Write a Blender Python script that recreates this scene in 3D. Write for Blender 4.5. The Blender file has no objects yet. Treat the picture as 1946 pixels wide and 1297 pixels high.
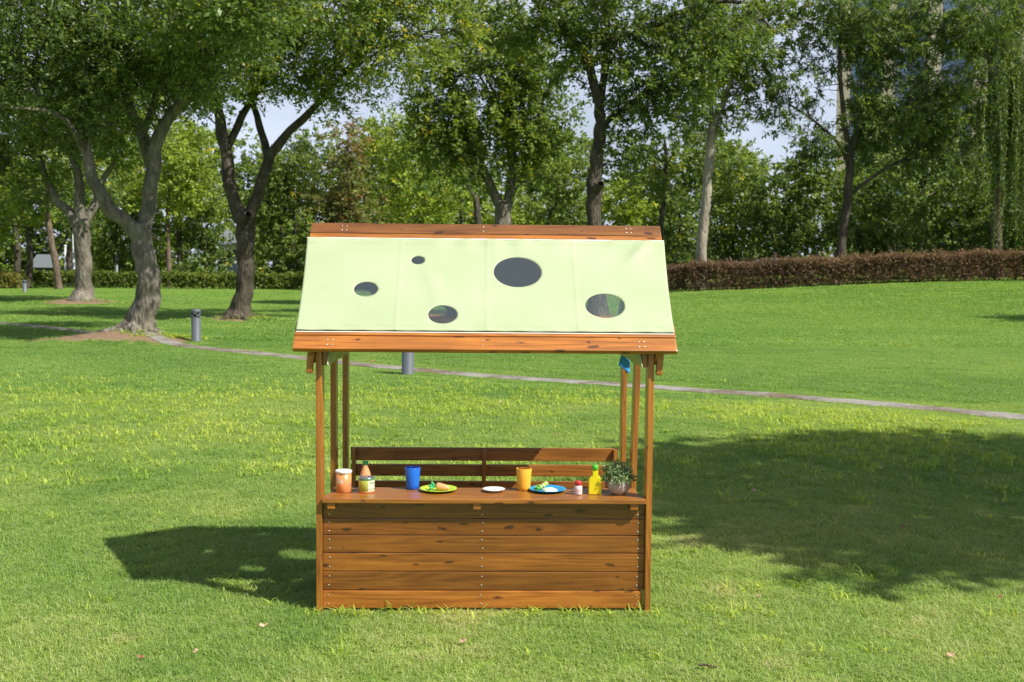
import bpy, bmesh, math, random
import numpy as np
from mathutils import Vector, Matrix, Euler

rng = np.random.default_rng(7)
random.seed(7)
S = bpy.context.scene
COL = S.collection
R = math.radians

# ------------------------------------------------------------------ camera
CAM_H = 1.25
F_PX = 2177.0                      # focal length in pixels of a 1946 px wide frame
PITCH = math.atan(137.5 / F_PX)
ROLL = R(0.5)
cam_d = bpy.data.cameras.new('camera')
cam = bpy.data.objects.new('camera', cam_d)
COL.objects.link(cam)
cam_d.sensor_width = 36.0
cam_d.lens = 36.0 * F_PX / 1946.0
cam_d.clip_start = 0.05
cam_d.clip_end = 3000
cF = Vector((0, math.cos(PITCH), -math.sin(PITCH)))
cR0 = Vector((1, 0, 0)); cU0 = cR0.cross(cF)
cR = cR0 * math.cos(ROLL) + cU0 * math.sin(ROLL)
cU = cU0 * math.cos(ROLL) - cR0 * math.sin(ROLL)
m = Matrix((cR, cU, -cF)).transposed().to_4x4()
m.translation = Vector((0, 0, CAM_H))
cam.matrix_world = m
cam_d.dof.use_dof = True
cam_d.dof.focus_distance = 4.25
cam_d.dof.aperture_fstop = 9.0
S.camera = cam

# ------------------------------------------------------------------ light
SUN = Vector((0.755, -0.45, 1.0)).normalized()
SUN_EL = math.asin(SUN.z)
SUN_AZ = math.atan2(SUN.x, SUN.y)
w = bpy.data.worlds.new('World'); S.world = w; w.use_nodes = True
nt = w.node_tree; nt.nodes.clear()
wo = nt.nodes.new('ShaderNodeOutputWorld'); bg = nt.nodes.new('ShaderNodeBackground')
sky = nt.nodes.new('ShaderNodeTexSky'); sky.sky_type = 'NISHITA'; sky.sun_disc = False
sky.sun_elevation = SUN_EL; sky.sun_rotation = SUN_AZ
sky.altitude = 20; sky.air_density = 1.0; sky.dust_density = 1.6; sky.ozone_density = 1.2
tc = nt.nodes.new('ShaderNodeTexCoord')
mp = nt.nodes.new('ShaderNodeMapping'); mp.inputs['Scale'].default_value = (1.0, 1.0, 2.6)
nz = nt.nodes.new('ShaderNodeTexNoise'); nz.inputs['Scale'].default_value = 2.3
nz.inputs['Detail'].default_value = 6; nz.inputs['Roughness'].default_value = 0.6
rp = nt.nodes.new('ShaderNodeValToRGB'); rp.color_ramp.elements[0].position = 0.42; rp.color_ramp.elements[1].position = 0.72
rp.color_ramp.elements[0].color = (0.0, 0.0, 0.0, 1); rp.color_ramp.elements[1].color = (0.6, 0.6, 0.6, 1)
mx = nt.nodes.new('ShaderNodeMixRGB'); mx.inputs['Color2'].default_value = (10.2, 11.3, 13.8, 1)
L = nt.links.new
L(tc.outputs['Generated'], mp.inputs['Vector']); L(mp.outputs[0], nz.inputs['Vector']); L(nz.outputs['Fac'], rp.inputs[0])
sep = nt.nodes.new('ShaderNodeSeparateXYZ'); L(tc.outputs['Generated'], sep.inputs[0])
hz = nt.nodes.new('ShaderNodeMapRange'); hz.inputs['From Min'].default_value = 0.0; hz.inputs['From Max'].default_value = 0.5
hz.inputs['To Min'].default_value = 0.72; hz.inputs['To Max'].default_value = 0.0; L(sep.outputs[2], hz.inputs['Value'])
hadd = nt.nodes.new('ShaderNodeMath'); hadd.operation = 'ADD'; hadd.use_clamp = True
L(rp.outputs[0], hadd.inputs[0]); L(hz.outputs[0], hadd.inputs[1]); L(hadd.outputs[0], mx.inputs['Fac']); L(sky.outputs[0], mx.inputs['Color1'])
L(mx.outputs[0], bg.inputs['Color']); bg.inputs['Strength'].default_value = 0.057
L(bg.outputs[0], wo.inputs['Surface'])
sd = bpy.data.lights.new('sun', 'SUN'); sd.energy = 5.0; sd.angle = R(0.53); sd.color = (1.0, 0.95, 0.86)
so = bpy.data.objects.new('sun', sd); COL.objects.link(so)
so.rotation_euler = (-SUN).to_track_quat('-Z', 'Y').to_euler()
so.location = (6, -4, 12)

S.view_settings.view_transform = 'Standard'; S.view_settings.look = 'None'
S.view_settings.exposure = 0.5; S.view_settings.gamma = 1.0
S.render.engine = 'CYCLES'
cy = S.cycles
cy.max_bounces = 7; cy.diffuse_bounces = 3; cy.glossy_bounces = 3; cy.transmission_bounces = 5
cy.transparent_max_bounces = 10; cy.caustics_reflective = False; cy.caustics_refractive = False
cy.sample_clamp_indirect = 6.0
cy.use_denoising = True
try:
    cy.denoiser = 'OPENIMAGEDENOISE'; cy.denoising_input_passes = 'RGB_ALBEDO_NORMAL'
except Exception:
    pass

# ------------------------------------------------------------------ helpers: space
def P(px, py, d):
    """point at forward distance d along the direction that the photograph shows at (px, py)"""
    u = (px - 973.0) / F_PX; v = (648.5 - py) / F_PX
    r = cF + cR * u + cU * v
    t = d / r.y
    return np.array((r.x * t, d, CAM_H + r.z * t))

def sstep(a, b, x):
    t = np.clip((np.asarray(x, float) - a) / (b - a), 0, 1)
    return t * t * (3 - 2 * t)

MOUNDS = [(-6.45, 18.95, 0.75, 0.17), (-13.2, 35.2, 0.95, 0.16), (-6.25, 26.1, 0.6, 0.10)]     # earth heaped round the trunks
def ground_h(x, y):
    s = sstep(22, 48, y)
    h = s * (0.12 + 0.22 * sstep(1, 8, x) + 0.66 * sstep(4, 20, x))
    for (mx_, my_, mr_, mh_) in MOUNDS:
        h = h + mh_ * np.exp(-(((np.asarray(x, float) - mx_) / (mr_ * 1.35)) ** 2 + ((np.asarray(y, float) - my_) / mr_) ** 2))
    return h

def on_ground(px, py):
    lo, hi = 1.0, 400.0
    for _ in range(50):
        mid = 0.5 * (lo + hi); p = P(px, py, mid)
        if p[2] > ground_h(p[0], p[1]): lo = mid
        else: hi = mid
    return P(px, py, lo)

# ------------------------------------------------------------------ helpers: objects
def tag(o, label=None, cat=None, group=None, kind=None):
    if label: o['label'] = label
    if cat: o['category'] = cat
    if group: o['group'] = group
    if kind: o['kind'] = kind
    return o

def empty(name, loc=(0, 0, 0), rz=0.0, size=0.2):
    o = bpy.data.objects.new(name, None); COL.objects.link(o)
    o.empty_display_size = size; o.location = loc; o.rotation_euler = (0, 0, rz)
    return o

def link(name, me, mats=None, parent=None, loc=None, rot=None):
    o = bpy.data.objects.new(name, me); COL.objects.link(o)
    if mats is not None and len(me.materials) == 0:
        for mm in (mats if isinstance(mats, (list, tuple)) else [mats]): me.materials.append(mm)
    if parent: o.parent = parent
    if loc is not None: o.location = loc
    if rot is not None: o.rotation_euler = rot
    return o

def mesh_np(name, V, Q, smooth=False, attrs=None):
    """mesh from an (n,3) array and an (m,k) array of equal-sided faces"""
    V = np.ascontiguousarray(V, np.float32); Q = np.ascontiguousarray(Q, np.int32)
    me = bpy.data.meshes.new(name); k = Q.shape[1]
    me.vertices.add(len(V)); me.vertices.foreach_set('co', V.ravel())
    me.loops.add(Q.size); me.loops.foreach_set('vertex_index', Q.ravel())
    me.polygons.add(len(Q)); me.polygons.foreach_set('loop_start', np.arange(0, Q.size, k, dtype=np.int32))
    if smooth: me.polygons.foreach_set('use_smooth', np.ones(len(Q), bool))
    for nme, arr in (attrs or {}).items():
        a = me.attributes.new(nme, 'FLOAT', 'POINT'); a.data.foreach_set('value', np.ascontiguousarray(arr, np.float32))
    me.update(calc_edges=True)
    return me

def mesh_py(name, V, Fc, smooth=False, mat_idx=None):
    me = bpy.data.meshes.new(name); me.from_pydata([tuple(v) for v in V], [], [tuple(f) for f in Fc])
    if smooth: me.polygons.foreach_set('use_smooth', [True] * len(me.polygons))
    if mat_idx: me.polygons.foreach_set('material_index', mat_idx)
    me.update(); return me

def box_mesh(name, sx, sy, sz, bev=0.003, seg=2):
    bm = bmesh.new(); bmesh.ops.create_cube(bm, size=1.0)
    bmesh.ops.scale(bm, vec=(sx, sy, sz), verts=bm.verts)
    if bev > 0:
        bmesh.ops.bevel(bm, geom=list(bm.edges), offset=bev, segments=seg, profile=0.6, affect='EDGES', clamp_overlap=True)
    me = bpy.data.meshes.new(name); bm.to_mesh(me); bm.free()
    return me

def lathe(name, prof, n=40, smooth=True, cap0=True, cap1=True, mat_of=None, cx=0, cyy=0):
    V = []; Fc = []; MI = []
    for r, z in prof:
        for i in range(n):
            a = 2 * math.pi * i / n; V.append((cx + r * math.cos(a), cyy + r * math.sin(a), z))
    for k in range(len(prof) - 1):
        for i in range(n):
            j = (i + 1) % n
            Fc.append((k * n + i, k * n + j, (k + 1) * n + j, (k + 1) * n + i)); MI.append(mat_of(k) if mat_of else 0)
    if cap0: Fc.append(tuple(reversed(range(n)))); MI.append(MI[0])
    if cap1: Fc.append(tuple(range((len(prof) - 1) * n, len(prof) * n))); MI.append(MI[-1])
    return mesh_py(name, V, Fc, smooth, MI)

def catmull(pts, sub):
    pts = np.asarray(pts, float); n = len(pts)
    if n < 3: 
        t = np.linspace(0, 1, sub * (n - 1) + 1)[:, None]; return pts[0] * (1 - t) + pts[-1] * t
    ext = np.vstack([2 * pts[0] - pts[1], pts, 2 * pts[-1] - pts[-2]]); out = []
    for i in range(n - 1):
        p0, p1, p2, p3 = ext[i:i + 4]
        for s in range(sub):
            t = s / sub
            out.append(0.5 * (2 * p1 + (p2 - p0) * t + (2 * p0 - 5 * p1 + 4 * p2 - p3) * t * t + (3 * p1 - p0 - 3 * p2 + p3) * t ** 3))
    out.append(pts[-1]); return np.array(out)

def tube(path, rad, sides=8, rough=0.0, seed=0):
    """quads of a tapered tube along an (n,3) path"""
    path = np.asarray(path, float); n = len(path); rad = np.asarray(rad, float)
    tan = np.gradient(path, axis=0); tan /= np.linalg.norm(tan, axis=1)[:, None] + 1e-9
    ref = np.array((0.31, 0.95, 0.05)); ref = np.where(np.abs(tan @ ref)[:, None] > 0.9, np.array((1.0, 0, 0)), ref)
    a = np.cross(tan, ref); a /= np.linalg.norm(a, axis=1)[:, None] + 1e-9
    b = np.cross(tan, a)
    th = np.linspace(0, 2 * math.pi, sides, endpoint=False)
    k = np.arange(n)[:, None]
    rr = rad[:, None] * (1 + rough * (np.sin(3 * th[None] + k * 0.35 + seed) * 0.6 + np.sin(2 * th[None] - k * 0.9 + seed * 2.3) * 0.5 + np.sin(5 * th[None] + k * 1.7 + seed) * 0.35))
    V = path[:, None, :] + rr[:, :, None] * (a[:, None, :] * np.cos(th)[None, :, None] + b[:, None, :] * np.sin(th)[None, :, None])
    i = np.arange(n - 1)[:, None] * sides; j = np.arange(sides)[None]; j2 = (j + 1) % sides
    Q = np.stack([i + j, i + j2, i + sides + j2, i + sides + j], -1).reshape(-1, 4)
    return V.reshape(-1, 3), Q

def join(parts):
    Vs, Qs, o = [], [], 0
    for V, Q in parts:
        Vs.append(V); Qs.append(Q + o); o += len(V)
    return np.vstack(Vs), np.vstack(Qs)

# ------------------------------------------------------------------ helpers: materials
def new_mat(name):
    mt = bpy.data.materials.new(name); mt.use_nodes = True
    t = mt.node_tree; b = t.nodes['Principled BSDF']; return mt, t, b

def plain(name, col, rough=0.45, spec=0.5, metal=0.0, var=0.06, coat=0.0, scale=60):
    mt, t, b = new_mat(name)
    n = t.nodes.new('ShaderNodeTexNoise'); n.inputs['Scale'].default_value = scale; n.inputs['Detail'].default_value = 4
    c = t.nodes.new('ShaderNodeTexCoord'); t.links.new(c.outputs['Object'], n.inputs['Vector'])
    x = t.nodes.new('ShaderNodeMixRGB')
    x.inputs[1].default_value = (*[v * (1 - var) for v in col], 1); x.inputs[2].default_value = (*[min(1, v * (1 + var)) for v in col], 1)
    t.links.new(n.outputs['Fac'], x.inputs[0]); t.links.new(x.outputs[0], b.inputs['Base Color'])
    b.inputs['Roughness'].default_value = rough; b.inputs['Specular IOR Level'].default_value = spec
    b.inputs['Metallic'].default_value = metal; b.inputs['Coat Weight'].default_value = coat
    return mt

def N(t, typ, **kw):
    n = t.nodes.new(typ)
    for k, v in kw.items():
        if k in n.inputs: n.inputs[k].default_value = v
        else: setattr(n, k, v)
    return n

def ramp(t, stops):
    r = t.nodes.new('ShaderNodeValToRGB'); e = r.color_ramp.elements
    while len(e) < len(stops): e.new(0.5)
    for el, (p, c) in zip(e, stops): el.position = p; el.color = (*c, 1) if len(c) == 3 else c
    return r

def wood_mat():
    mt, t, b = new_mat('varnished_pine'); l = t.links.new
    tcn = N(t, 'ShaderNodeTexCoord'); oi = N(t, 'ShaderNodeObjectInfo')
    mul = N(t, 'ShaderNodeMath', operation='MULTIPLY'); mul.inputs[1].default_value = 37.0; l(oi.outputs['Random'], mul.inputs[0])
    cmb = N(t, 'ShaderNodeCombineXYZ'); l(mul.outputs[0], cmb.inputs[0]); l(mul.outputs[0], cmb.inputs[1]); l(mul.outputs[0], cmb.inputs[2])
    add = N(t, 'ShaderNodeVectorMath', operation='ADD'); l(tcn.outputs['Object'], add.inputs[0]); l(cmb.outputs[0], add.inputs[1])
    # long streaks of grain
    m1 = N(t, 'ShaderNodeMapping'); m1.inputs['Scale'].default_value = (2.2, 70, 70); l(add.outputs[0], m1.inputs[0])
    n1 = N(t, 'ShaderNodeTexNoise', Scale=2.2, Detail=6.0, Roughness=0.65, Distortion=0.6); l(m1.outputs[0], n1.inputs['Vector'])
    # growth rings
    m2 = N(t, 'ShaderNodeMapping'); m2.inputs['Scale'].default_value = (0.9, 13, 13); l(add.outputs[0], m2.inputs[0])
    n2 = N(t, 'ShaderNodeTexNoise', Scale=1.3, Detail=1.0, Roughness=0.4); l(m2.outputs[0], n2.inputs['Vector'])
    s2 = N(t, 'ShaderNodeMath', operation='MULTIPLY'); s2.inputs[1].default_value = 52.0; l(n2.outputs['Fac'], s2.inputs[0])
    s3 = N(t, 'ShaderNodeMath', operation='SINE'); l(s2.outputs[0], s3.inputs[0])
    s4 = N(t, 'ShaderNodeMapRange'); s4.inputs['From Min'].default_value = -1; l(s3.outputs[0], s4.inputs['Value'])
    mixf = N(t, 'ShaderNodeMixRGB'); mixf.inputs[0].default_value = 0.16; l(n1.outputs['Fac'], mixf.inputs[1]); l(s4.outputs[0], mixf.inputs[2])
    r1 = ramp(t, [(0.25, (0.150, 0.050, 0.008)), (0.42, (0.295, 0.110, 0.016)), (0.56, (0.365, 0.145, 0.022)), (0.75, (0.46, 0.200, 0.036))]); l(mixf.outputs[0], r1.inputs[0])
    # broad tone patches
    m3 = N(t, 'ShaderNodeMapping'); m3.inputs['Scale'].default_value = (3, 10, 10); l(add.outputs[0], m3.inputs[0])
    n3 = N(t, 'ShaderNodeTexNoise', Scale=1.2, Detail=3.0); l(m3.outputs[0], n3.inputs['Vector'])
    r3 = ramp(t, [(0.3, (0.78, 0.77, 0.78)), (0.7, (1.14, 1.11, 1.08))]); l(n3.outputs['Fac'], r3.inputs[0])
    mm = N(t, 'ShaderNodeMixRGB', blend_type='MULTIPLY'); mm.inputs[0].default_value = 1.0; l(r1.outputs[0], mm.inputs[1]); l(r3.outputs[0], mm.inputs[2])
    # knots
    nd = N(t, 'ShaderNodeTexNoise', Scale=25.0, Detail=2.0); l(add.outputs[0], nd.inputs['Vector'])
    ns = N(t, 'ShaderNodeVectorMath', operation='SCALE'); ns.inputs['Scale'].default_value = 0.42; l(nd.outputs['Color'], ns.inputs[0])
    sx4 = N(t, 'ShaderNodeSeparateXYZ'); l(add.outputs[0], sx4.inputs[0]); wsum = N(t, 'ShaderNodeMath', operation='ADD'); l(sx4.outputs[1], wsum.inputs[0]); l(sx4.outputs[2], wsum.inputs[1])
    cb4 = N(t, 'ShaderNodeCombineXYZ'); l(sx4.outputs[0], cb4.inputs[0]); l(wsum.outputs[0], cb4.inputs[1])
    m4 = N(t, 'ShaderNodeMapping'); m4.inputs['Scale'].default_value = (8.5, 21.0, 1.0); l(cb4.outputs[0], m4.inputs[0])
    a4 = N(t, 'ShaderNodeVectorMath', operation='ADD'); l(m4.outputs[0], a4.inputs[0]); l(ns.outputs[0], a4.inputs[1])
    vo = N(t, 'ShaderNodeTexVoronoi', Scale=1.0, voronoi_dimensions='2D'); l(a4.outputs[0], vo.inputs['Vector'])
    sepc = N(t, 'ShaderNodeSeparateColor'); l(vo.outputs['Color'], sepc.inputs[0])
    # only some cells hold a knot
    thr = N(t, 'ShaderNodeMapRange'); thr.inputs['From Min'].default_value = 0.60; thr.inputs['From Max'].default_value = 1.0
    thr.inputs['To Min'].default_value = 0.0; thr.inputs['To Max'].default_value = 0.16; l(sepc.outputs[0], thr.inputs['Value'])
    dv = N(t, 'ShaderNodeMath', operation='SUBTRACT'); l(thr.outputs[0], dv.inputs[0]); l(vo.outputs['Distance'], dv.inputs[1])
    kr = N(t, 'ShaderNodeMapRange'); kr.inputs['From Min'].default_value = -0.05; kr.inputs['From Max'].default_value = 0.045
    kr.inputs['To Max'].default_value = 0.85; l(dv.outputs[0], kr.inputs['Value'])
    kn = N(t, 'ShaderNodeMixRGB'); l(kr.outputs[0], kn.inputs[0]); l(mm.outputs[0], kn.inputs[1]); kn.inputs[2].default_value = (0.050, 0.018, 0.008, 1)
    tint = N(t, 'ShaderNodeMixRGB', blend_type='MULTIPLY'); tint.inputs[0].default_value = 1.0; l(kn.outputs[0], tint.inputs[1]); l(oi.outputs['Color'], tint.inputs[2])
    l(tint.outputs[0], b.inputs['Base Color'])
    bp = N(t, 'ShaderNodeBump'); bp.inputs['Strength'].default_value = 0.25; bp.inputs['Distance'].default_value = 0.0012; l(mixf.outputs[0], bp.inputs['Height'])
    l(bp.outputs[0], b.inputs['Normal'])
    b.inputs['Roughness'].default_value = 0.42; b.inputs['Specular IOR Level'].default_value = 0.5
    b.inputs['Coat Weight'].default_value = 0.45; b.inputs['Coat Roughness'].default_value = 0.2
    return mt

def leaf_mat(name, stops, trans=0.35, rough=0.42, spec=0.5):
    mt, t, b = new_mat(name); l = t.links.new
    at = N(t, 'ShaderNodeAttribute', attribute_name='tint'); r = ramp(t, stops); l(at.outputs['Fac'], r.inputs[0])
    l(r.outputs[0], b.inputs['Base Color']); b.inputs['Roughness'].default_value = rough * 1.15; b.inputs['Specular IOR Level'].default_value = spec * 0.7
    tr = N(t, 'ShaderNodeBsdfTranslucent')
    hs = N(t, 'ShaderNodeMixRGB', blend_type='MULTIPLY'); hs.inputs[0].default_value = 1; l(r.outputs[0], hs.inputs[1]); hs.inputs[2].default_value = (1.35, 1.25, 0.5, 1)
    l(hs.outputs[0], tr.inputs['Color'])
    mxs = N(t, 'ShaderNodeMixShader'); mxs.inputs[0].default_value = trans; l(b.outputs[0], mxs.inputs[1]); l(tr.outputs[0], mxs.inputs[2])
    l(mxs.outputs[0], t.nodes['Material Output'].inputs['Surface'])
    return mt

def bark_mat(name, c0, c1, c2, sc=9.0):
    mt, t, b = new_mat(name); l = t.links.new
    tcn = N(t, 'ShaderNodeTexCoord'); mpn = N(t, 'ShaderNodeMapping'); mpn.inputs['Scale'].default_value = (1, 1, 0.32); l(tcn.outputs['Object'], mpn.inputs[0])
    n1 = N(t, 'ShaderNodeTexNoise', Scale=sc, Detail=7.0, Roughness=0.7, Distortion=0.5); l(mpn.outputs[0], n1.inputs['Vector'])
    n2 = N(t, 'ShaderNodeTexNoise', Scale=2.1, Detail=3.0); l(tcn.outputs['Object'], n2.inputs['Vector'])
    vo = N(t, 'ShaderNodeTexVoronoi', Scale=sc * 2.2); l(mpn.outputs[0], vo.inputs['Vector'])
    r = ramp(t, [(0.3, c0), (0.52, c1), (0.72, c2)]); l(n1.outputs['Fac'], r.inputs[0])
    r2 = ramp(t, [(0.35, (0.72, 0.74, 0.7)), (0.66, (1.15, 1.12, 1.08))]); l(n2.outputs['Fac'], r2.inputs[0])
    mm = N(t, 'ShaderNodeMixRGB', blend_type='MULTIPLY'); mm.inputs[0].default_value = 1; l(r.outputs[0], mm.inputs[1]); l(r2.outputs[0], mm.inputs[2])
    l(mm.outputs[0], b.inputs['Base Color']); b.inputs['Roughness'].default_value = 0.9; b.inputs['Specular IOR Level'].default_value = 0.2
    ad = N(t, 'ShaderNodeMath', operation='ADD'); l(n1.outputs['Fac'], ad.inputs[0]); l(vo.outputs['Distance'], ad.inputs[1])
    bp = N(t, 'ShaderNodeBump'); bp.inputs['Strength'].default_value = 0.9; bp.inputs['Distance'].default_value = 0.03; l(ad.outputs[0], bp.inputs['Height']); l(bp.outputs[0], b.inputs['Normal'])
    return mt

WOOD = wood_mat()
BARK_GREY = bark_mat('bark_grey', (0.070, 0.063, 0.051), (0.18, 0.163, 0.134), (0.315, 0.285, 0.238))
BARK_DARK = bark_mat('bark_dark', (0.035, 0.029, 0.023), (0.085, 0.072, 0.056), (0.16, 0.138, 0.11))
BARK_PALE = bark_mat('bark_pale', (0.21, 0.18, 0.145), (0.33, 0.29, 0.24), (0.42, 0.38, 0.32), 5.0)
BARK_BROWN = bark_mat('bark_brown', (0.07, 0.05, 0.036), (0.16, 0.12, 0.09), (0.25, 0.20, 0.155))
LEAF_DEEP = leaf_mat('leaf_deep', [(0.0, (0.0745, 0.1242, 0.0373)), (0.5, (0.149, 0.2297, 0.0621)), (0.86, (0.2484, 0.3415, 0.0869)), (1.0, (0.4968, 0.472, 0.0745))], 0.42, 0.36)
LEAF_MID = leaf_mat('leaf_mid', [(0.0, (0.1037, 0.1645, 0.0439)), (0.5, (0.2012, 0.2926, 0.0683)), (0.88, (0.3352, 0.4205, 0.0914)), (1.0, (0.5851, 0.4998, 0.0731))], 0.44, 0.42)
LEAF_LIME = leaf_mat('leaf_lime', [(0.0, (0.1536, 0.2304, 0.0435)), (0.5, (0.3008, 0.4032, 0.0666)), (0.88, (0.4608, 0.5376, 0.0845)), (1.0, (0.7, 0.6016, 0.0896))], 0.45, 0.45)
LEAF_RUST = leaf_mat('leaf_rust', [(0.0, (0.1, 0.125, 0.04)), (0.55, (0.2, 0.215, 0.065)), (0.9, (0.29, 0.2, 0.1)), (1.0, (0.34, 0.18, 0.1))], 0.4, 0.55)
LEAF_WILLOW = leaf_mat('leaf_willow', [(0.0, (0.055, 0.095, 0.032)), (0.5, (0.125, 0.2, 0.058)), (1.0, (0.26, 0.33, 0.09))], 0.42, 0.45)
LEAF_HEDGE = leaf_mat('leaf_hedge', [(0.0, (0.045, 0.085, 0.016)), (0.5, (0.13, 0.19, 0.028)), (1.0, (0.30, 0.33, 0.06))], 0.35, 0.45)
LEAF_GOLD = leaf_mat('leaf_gold', [(0.0, (0.12, 0.13, 0.03)), (0.5, (0.30, 0.28, 0.07)), (1.0, (0.50, 0.46, 0.16))], 0.35, 0.5)
LEAF_PURPLE = leaf_mat('leaf_purple', [(0.0, (0.085, 0.056, 0.042)), (0.5, (0.205, 0.128, 0.085)), (0.8, (0.29, 0.195, 0.11)), (1.0, (0.27, 0.24, 0.1))], 0.30, 0.6)
LEAF_PALE = leaf_mat('leaf_pale', [(0.0, (0.12, 0.19, 0.075)), (0.5, (0.24, 0.34, 0.13)), (1.0, (0.38, 0.48, 0.20))], 0.4, 0.45)
LEAF_POT = leaf_mat('leaf_pot', [(0.0, (0.10, 0.18, 0.085)), (0.5, (0.22, 0.36, 0.16)), (1.0, (0.46, 0.58, 0.32))], 0.3, 0.5)

# ------------------------------------------------------------------ ground
STALL = Vector((-0.094, 4.10, 0.0)); YAW = R(1.4)
TRUNKS = {}          # filled below: ground points that carry bare soil
SOIL = [(-6.6, 18.75, 0.75), (-7.3, 18.7, 0.5), (-5.7, 18.6, 0.55), (-13.2, 34.9, 1.1), (-6.2, 25.8, 0.55), (2.1, 28.0, 0.5)]

def ground_mat():
    mt, t, b = new_mat('lawn_soil'); l = t.links.new
    g = N(t, 'ShaderNodeNewGeometry')
    n1 = N(t, 'ShaderNodeTexNoise', Scale=0.55, Detail=5.0, Roughness=0.6); l(g.outputs['Position'], n1.inputs['Vector'])
    n2 = N(t, 'ShaderNodeTexNoise', Scale=28.0, Detail=4.0, Roughness=0.7); l(g.outputs['Position'], n2.inputs['Vector'])
    n3 = N(t, 'ShaderNodeTexNoise', Scale=6.0, Detail=4.0); l(g.outputs['Position'], n3.inputs['Vector'])
    r1 = ramp(t, [(0.3, (0.15, 0.24, 0.040)), (0.7, (0.22, 0.315, 0.055))]); l(n1.outputs['Fac'], r1.inputs[0])
    r2 = ramp(t, [(0.3, (0.5, 0.55, 0.5)), (0.55, (1.0, 1.0, 1.0)), (0.8, (1.35, 1.25, 1.3))]); l(n2.outputs['Fac'], r2.inputs[0])
    mm = N(t, 'ShaderNodeMixRGB', blend_type='MULTIPLY'); mm.inputs[0].default_value = 1; l(r1.outputs[0], mm.inputs[1]); l(r2.outputs[0], mm.inputs[2])
    prev = mm.outputs[0]
    soilc = ramp(t, [(0.3, (0.16, 0.105, 0.06)), (0.7, (0.30, 0.215, 0.14))]); l(n2.outputs['Fac'], soilc.inputs[0])
    for (x, y, rr) in SOIL:
        d = N(t, 'ShaderNodeVectorMath', operation='DISTANCE'); l(g.outputs['Position'], d.inputs[0]); d.inputs[1].default_value = (x, y, 0.10)
        ad = N(t, 'ShaderNodeMath', operation='MULTIPLY_ADD'); l(n3.outputs['Fac'], ad.inputs[0]); ad.inputs[1].default_value = 0.9; l(d.outputs['Value'], ad.inputs[2])
        mr = N(t, 'ShaderNodeMapRange'); mr.inputs['From Min'].default_value = rr + 0.62; mr.inputs['From Max'].default_value = rr + 0.3; l(ad.outputs[0], mr.inputs['Value'])
        x2 = N(t, 'ShaderNodeMixRGB'); l(mr.outputs[0], x2.inputs[0]); l(prev, x2.inputs[1]); l(soilc.outputs[0], x2.inputs[2]); prev = x2.outputs[0]
    l(prev, b.inputs['Base Color']); b.inputs['Roughness'].default_value = 0.95; b.inputs['Specular IOR Level'].default_value = 0.1
    bp = N(t, 'ShaderNodeBump'); bp.inputs['Strength'].default_value = 0.6; bp.inputs['Distance'].default_value = 0.03; l(n2.outputs['Fac'], bp.inputs['Height']); l(bp.outputs[0], b.inputs['Normal'])
    return mt

gx = np.concatenate([np.linspace(-900, -60, 12), np.linspace(-50, -16, 35), np.linspace(-15.8, -3, 65), np.linspace(-2, 50, 53), np.linspace(60, 900, 12)])
gy = np.concatenate([np.linspace(-300, -20, 6), np.linspace(-10, 16, 27), np.linspace(16.2, 38, 110), np.linspace(39, 70, 32), np.linspace(80, 1500, 16)])
GX, GY = np.meshgrid(gx, gy); GZ = ground_h(GX, GY)
nx, ny = len(gx), len(gy)
ii = (np.arange(ny - 1)[:, None] * nx + np.arange(nx - 1)[None]).ravel()
gq = np.stack([ii, ii + 1, ii + nx + 1, ii + nx], -1)
ground = link('ground', mesh_np('ground', np.stack([GX, GY, GZ], -1).reshape(-1, 3), gq, True), ground_mat())
tag(ground, 'grassy park ground sloping gently up to the hedges', None, kind='structure')

# path ----------------------------------------------------------------
PATH_PX = [(-120, 603), (0, 614), (100, 624), (200, 637), (360, 659), (480, 671), (600, 684), (720, 697), (850, 709), (1000, 721), (1150, 730), (1300, 741), (1450, 751), (1600, 763), (1750, 776), (1946, 795), (2150, 818), (2600, 872)]
path_c = catmull([on_ground(*p) for p in PATH_PX], 14)
pt = np.gradient(path_c, axis=0); pt /= np.linalg.norm(pt, axis=1)[:, None]
pn = np.stack([-pt[:, 1], pt[:, 0], pt[:, 2] * 0], -1)
pv = []
for k, (c, n_) in enumerate(zip(path_c, pn)):
    e0 = 0.165 + 0.02 * math.sin(k * 0.31) + 0.015 * math.sin(k * 0.83); e1 = 0.165 + 0.02 * math.sin(k * 0.27 + 2) + 0.015 * math.sin(k * 0.71)
    for si, s in enumerate((-e1, -e1 * 0.8, 0.0, e0 * 0.8, e0)):
        q = c + n_ * s; z = ground_h(q[0], q[1]) + (0.004 if si in (0, 4) else 0.014)
        pv.append((q[0], q[1], z))
pq = np.array([(k * 5 + j, k * 5 + j + 1, (k + 1) * 5 + j + 1, (k + 1) * 5 + j) for k in range(len(path_c) - 1) for j in range(4)])
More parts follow.
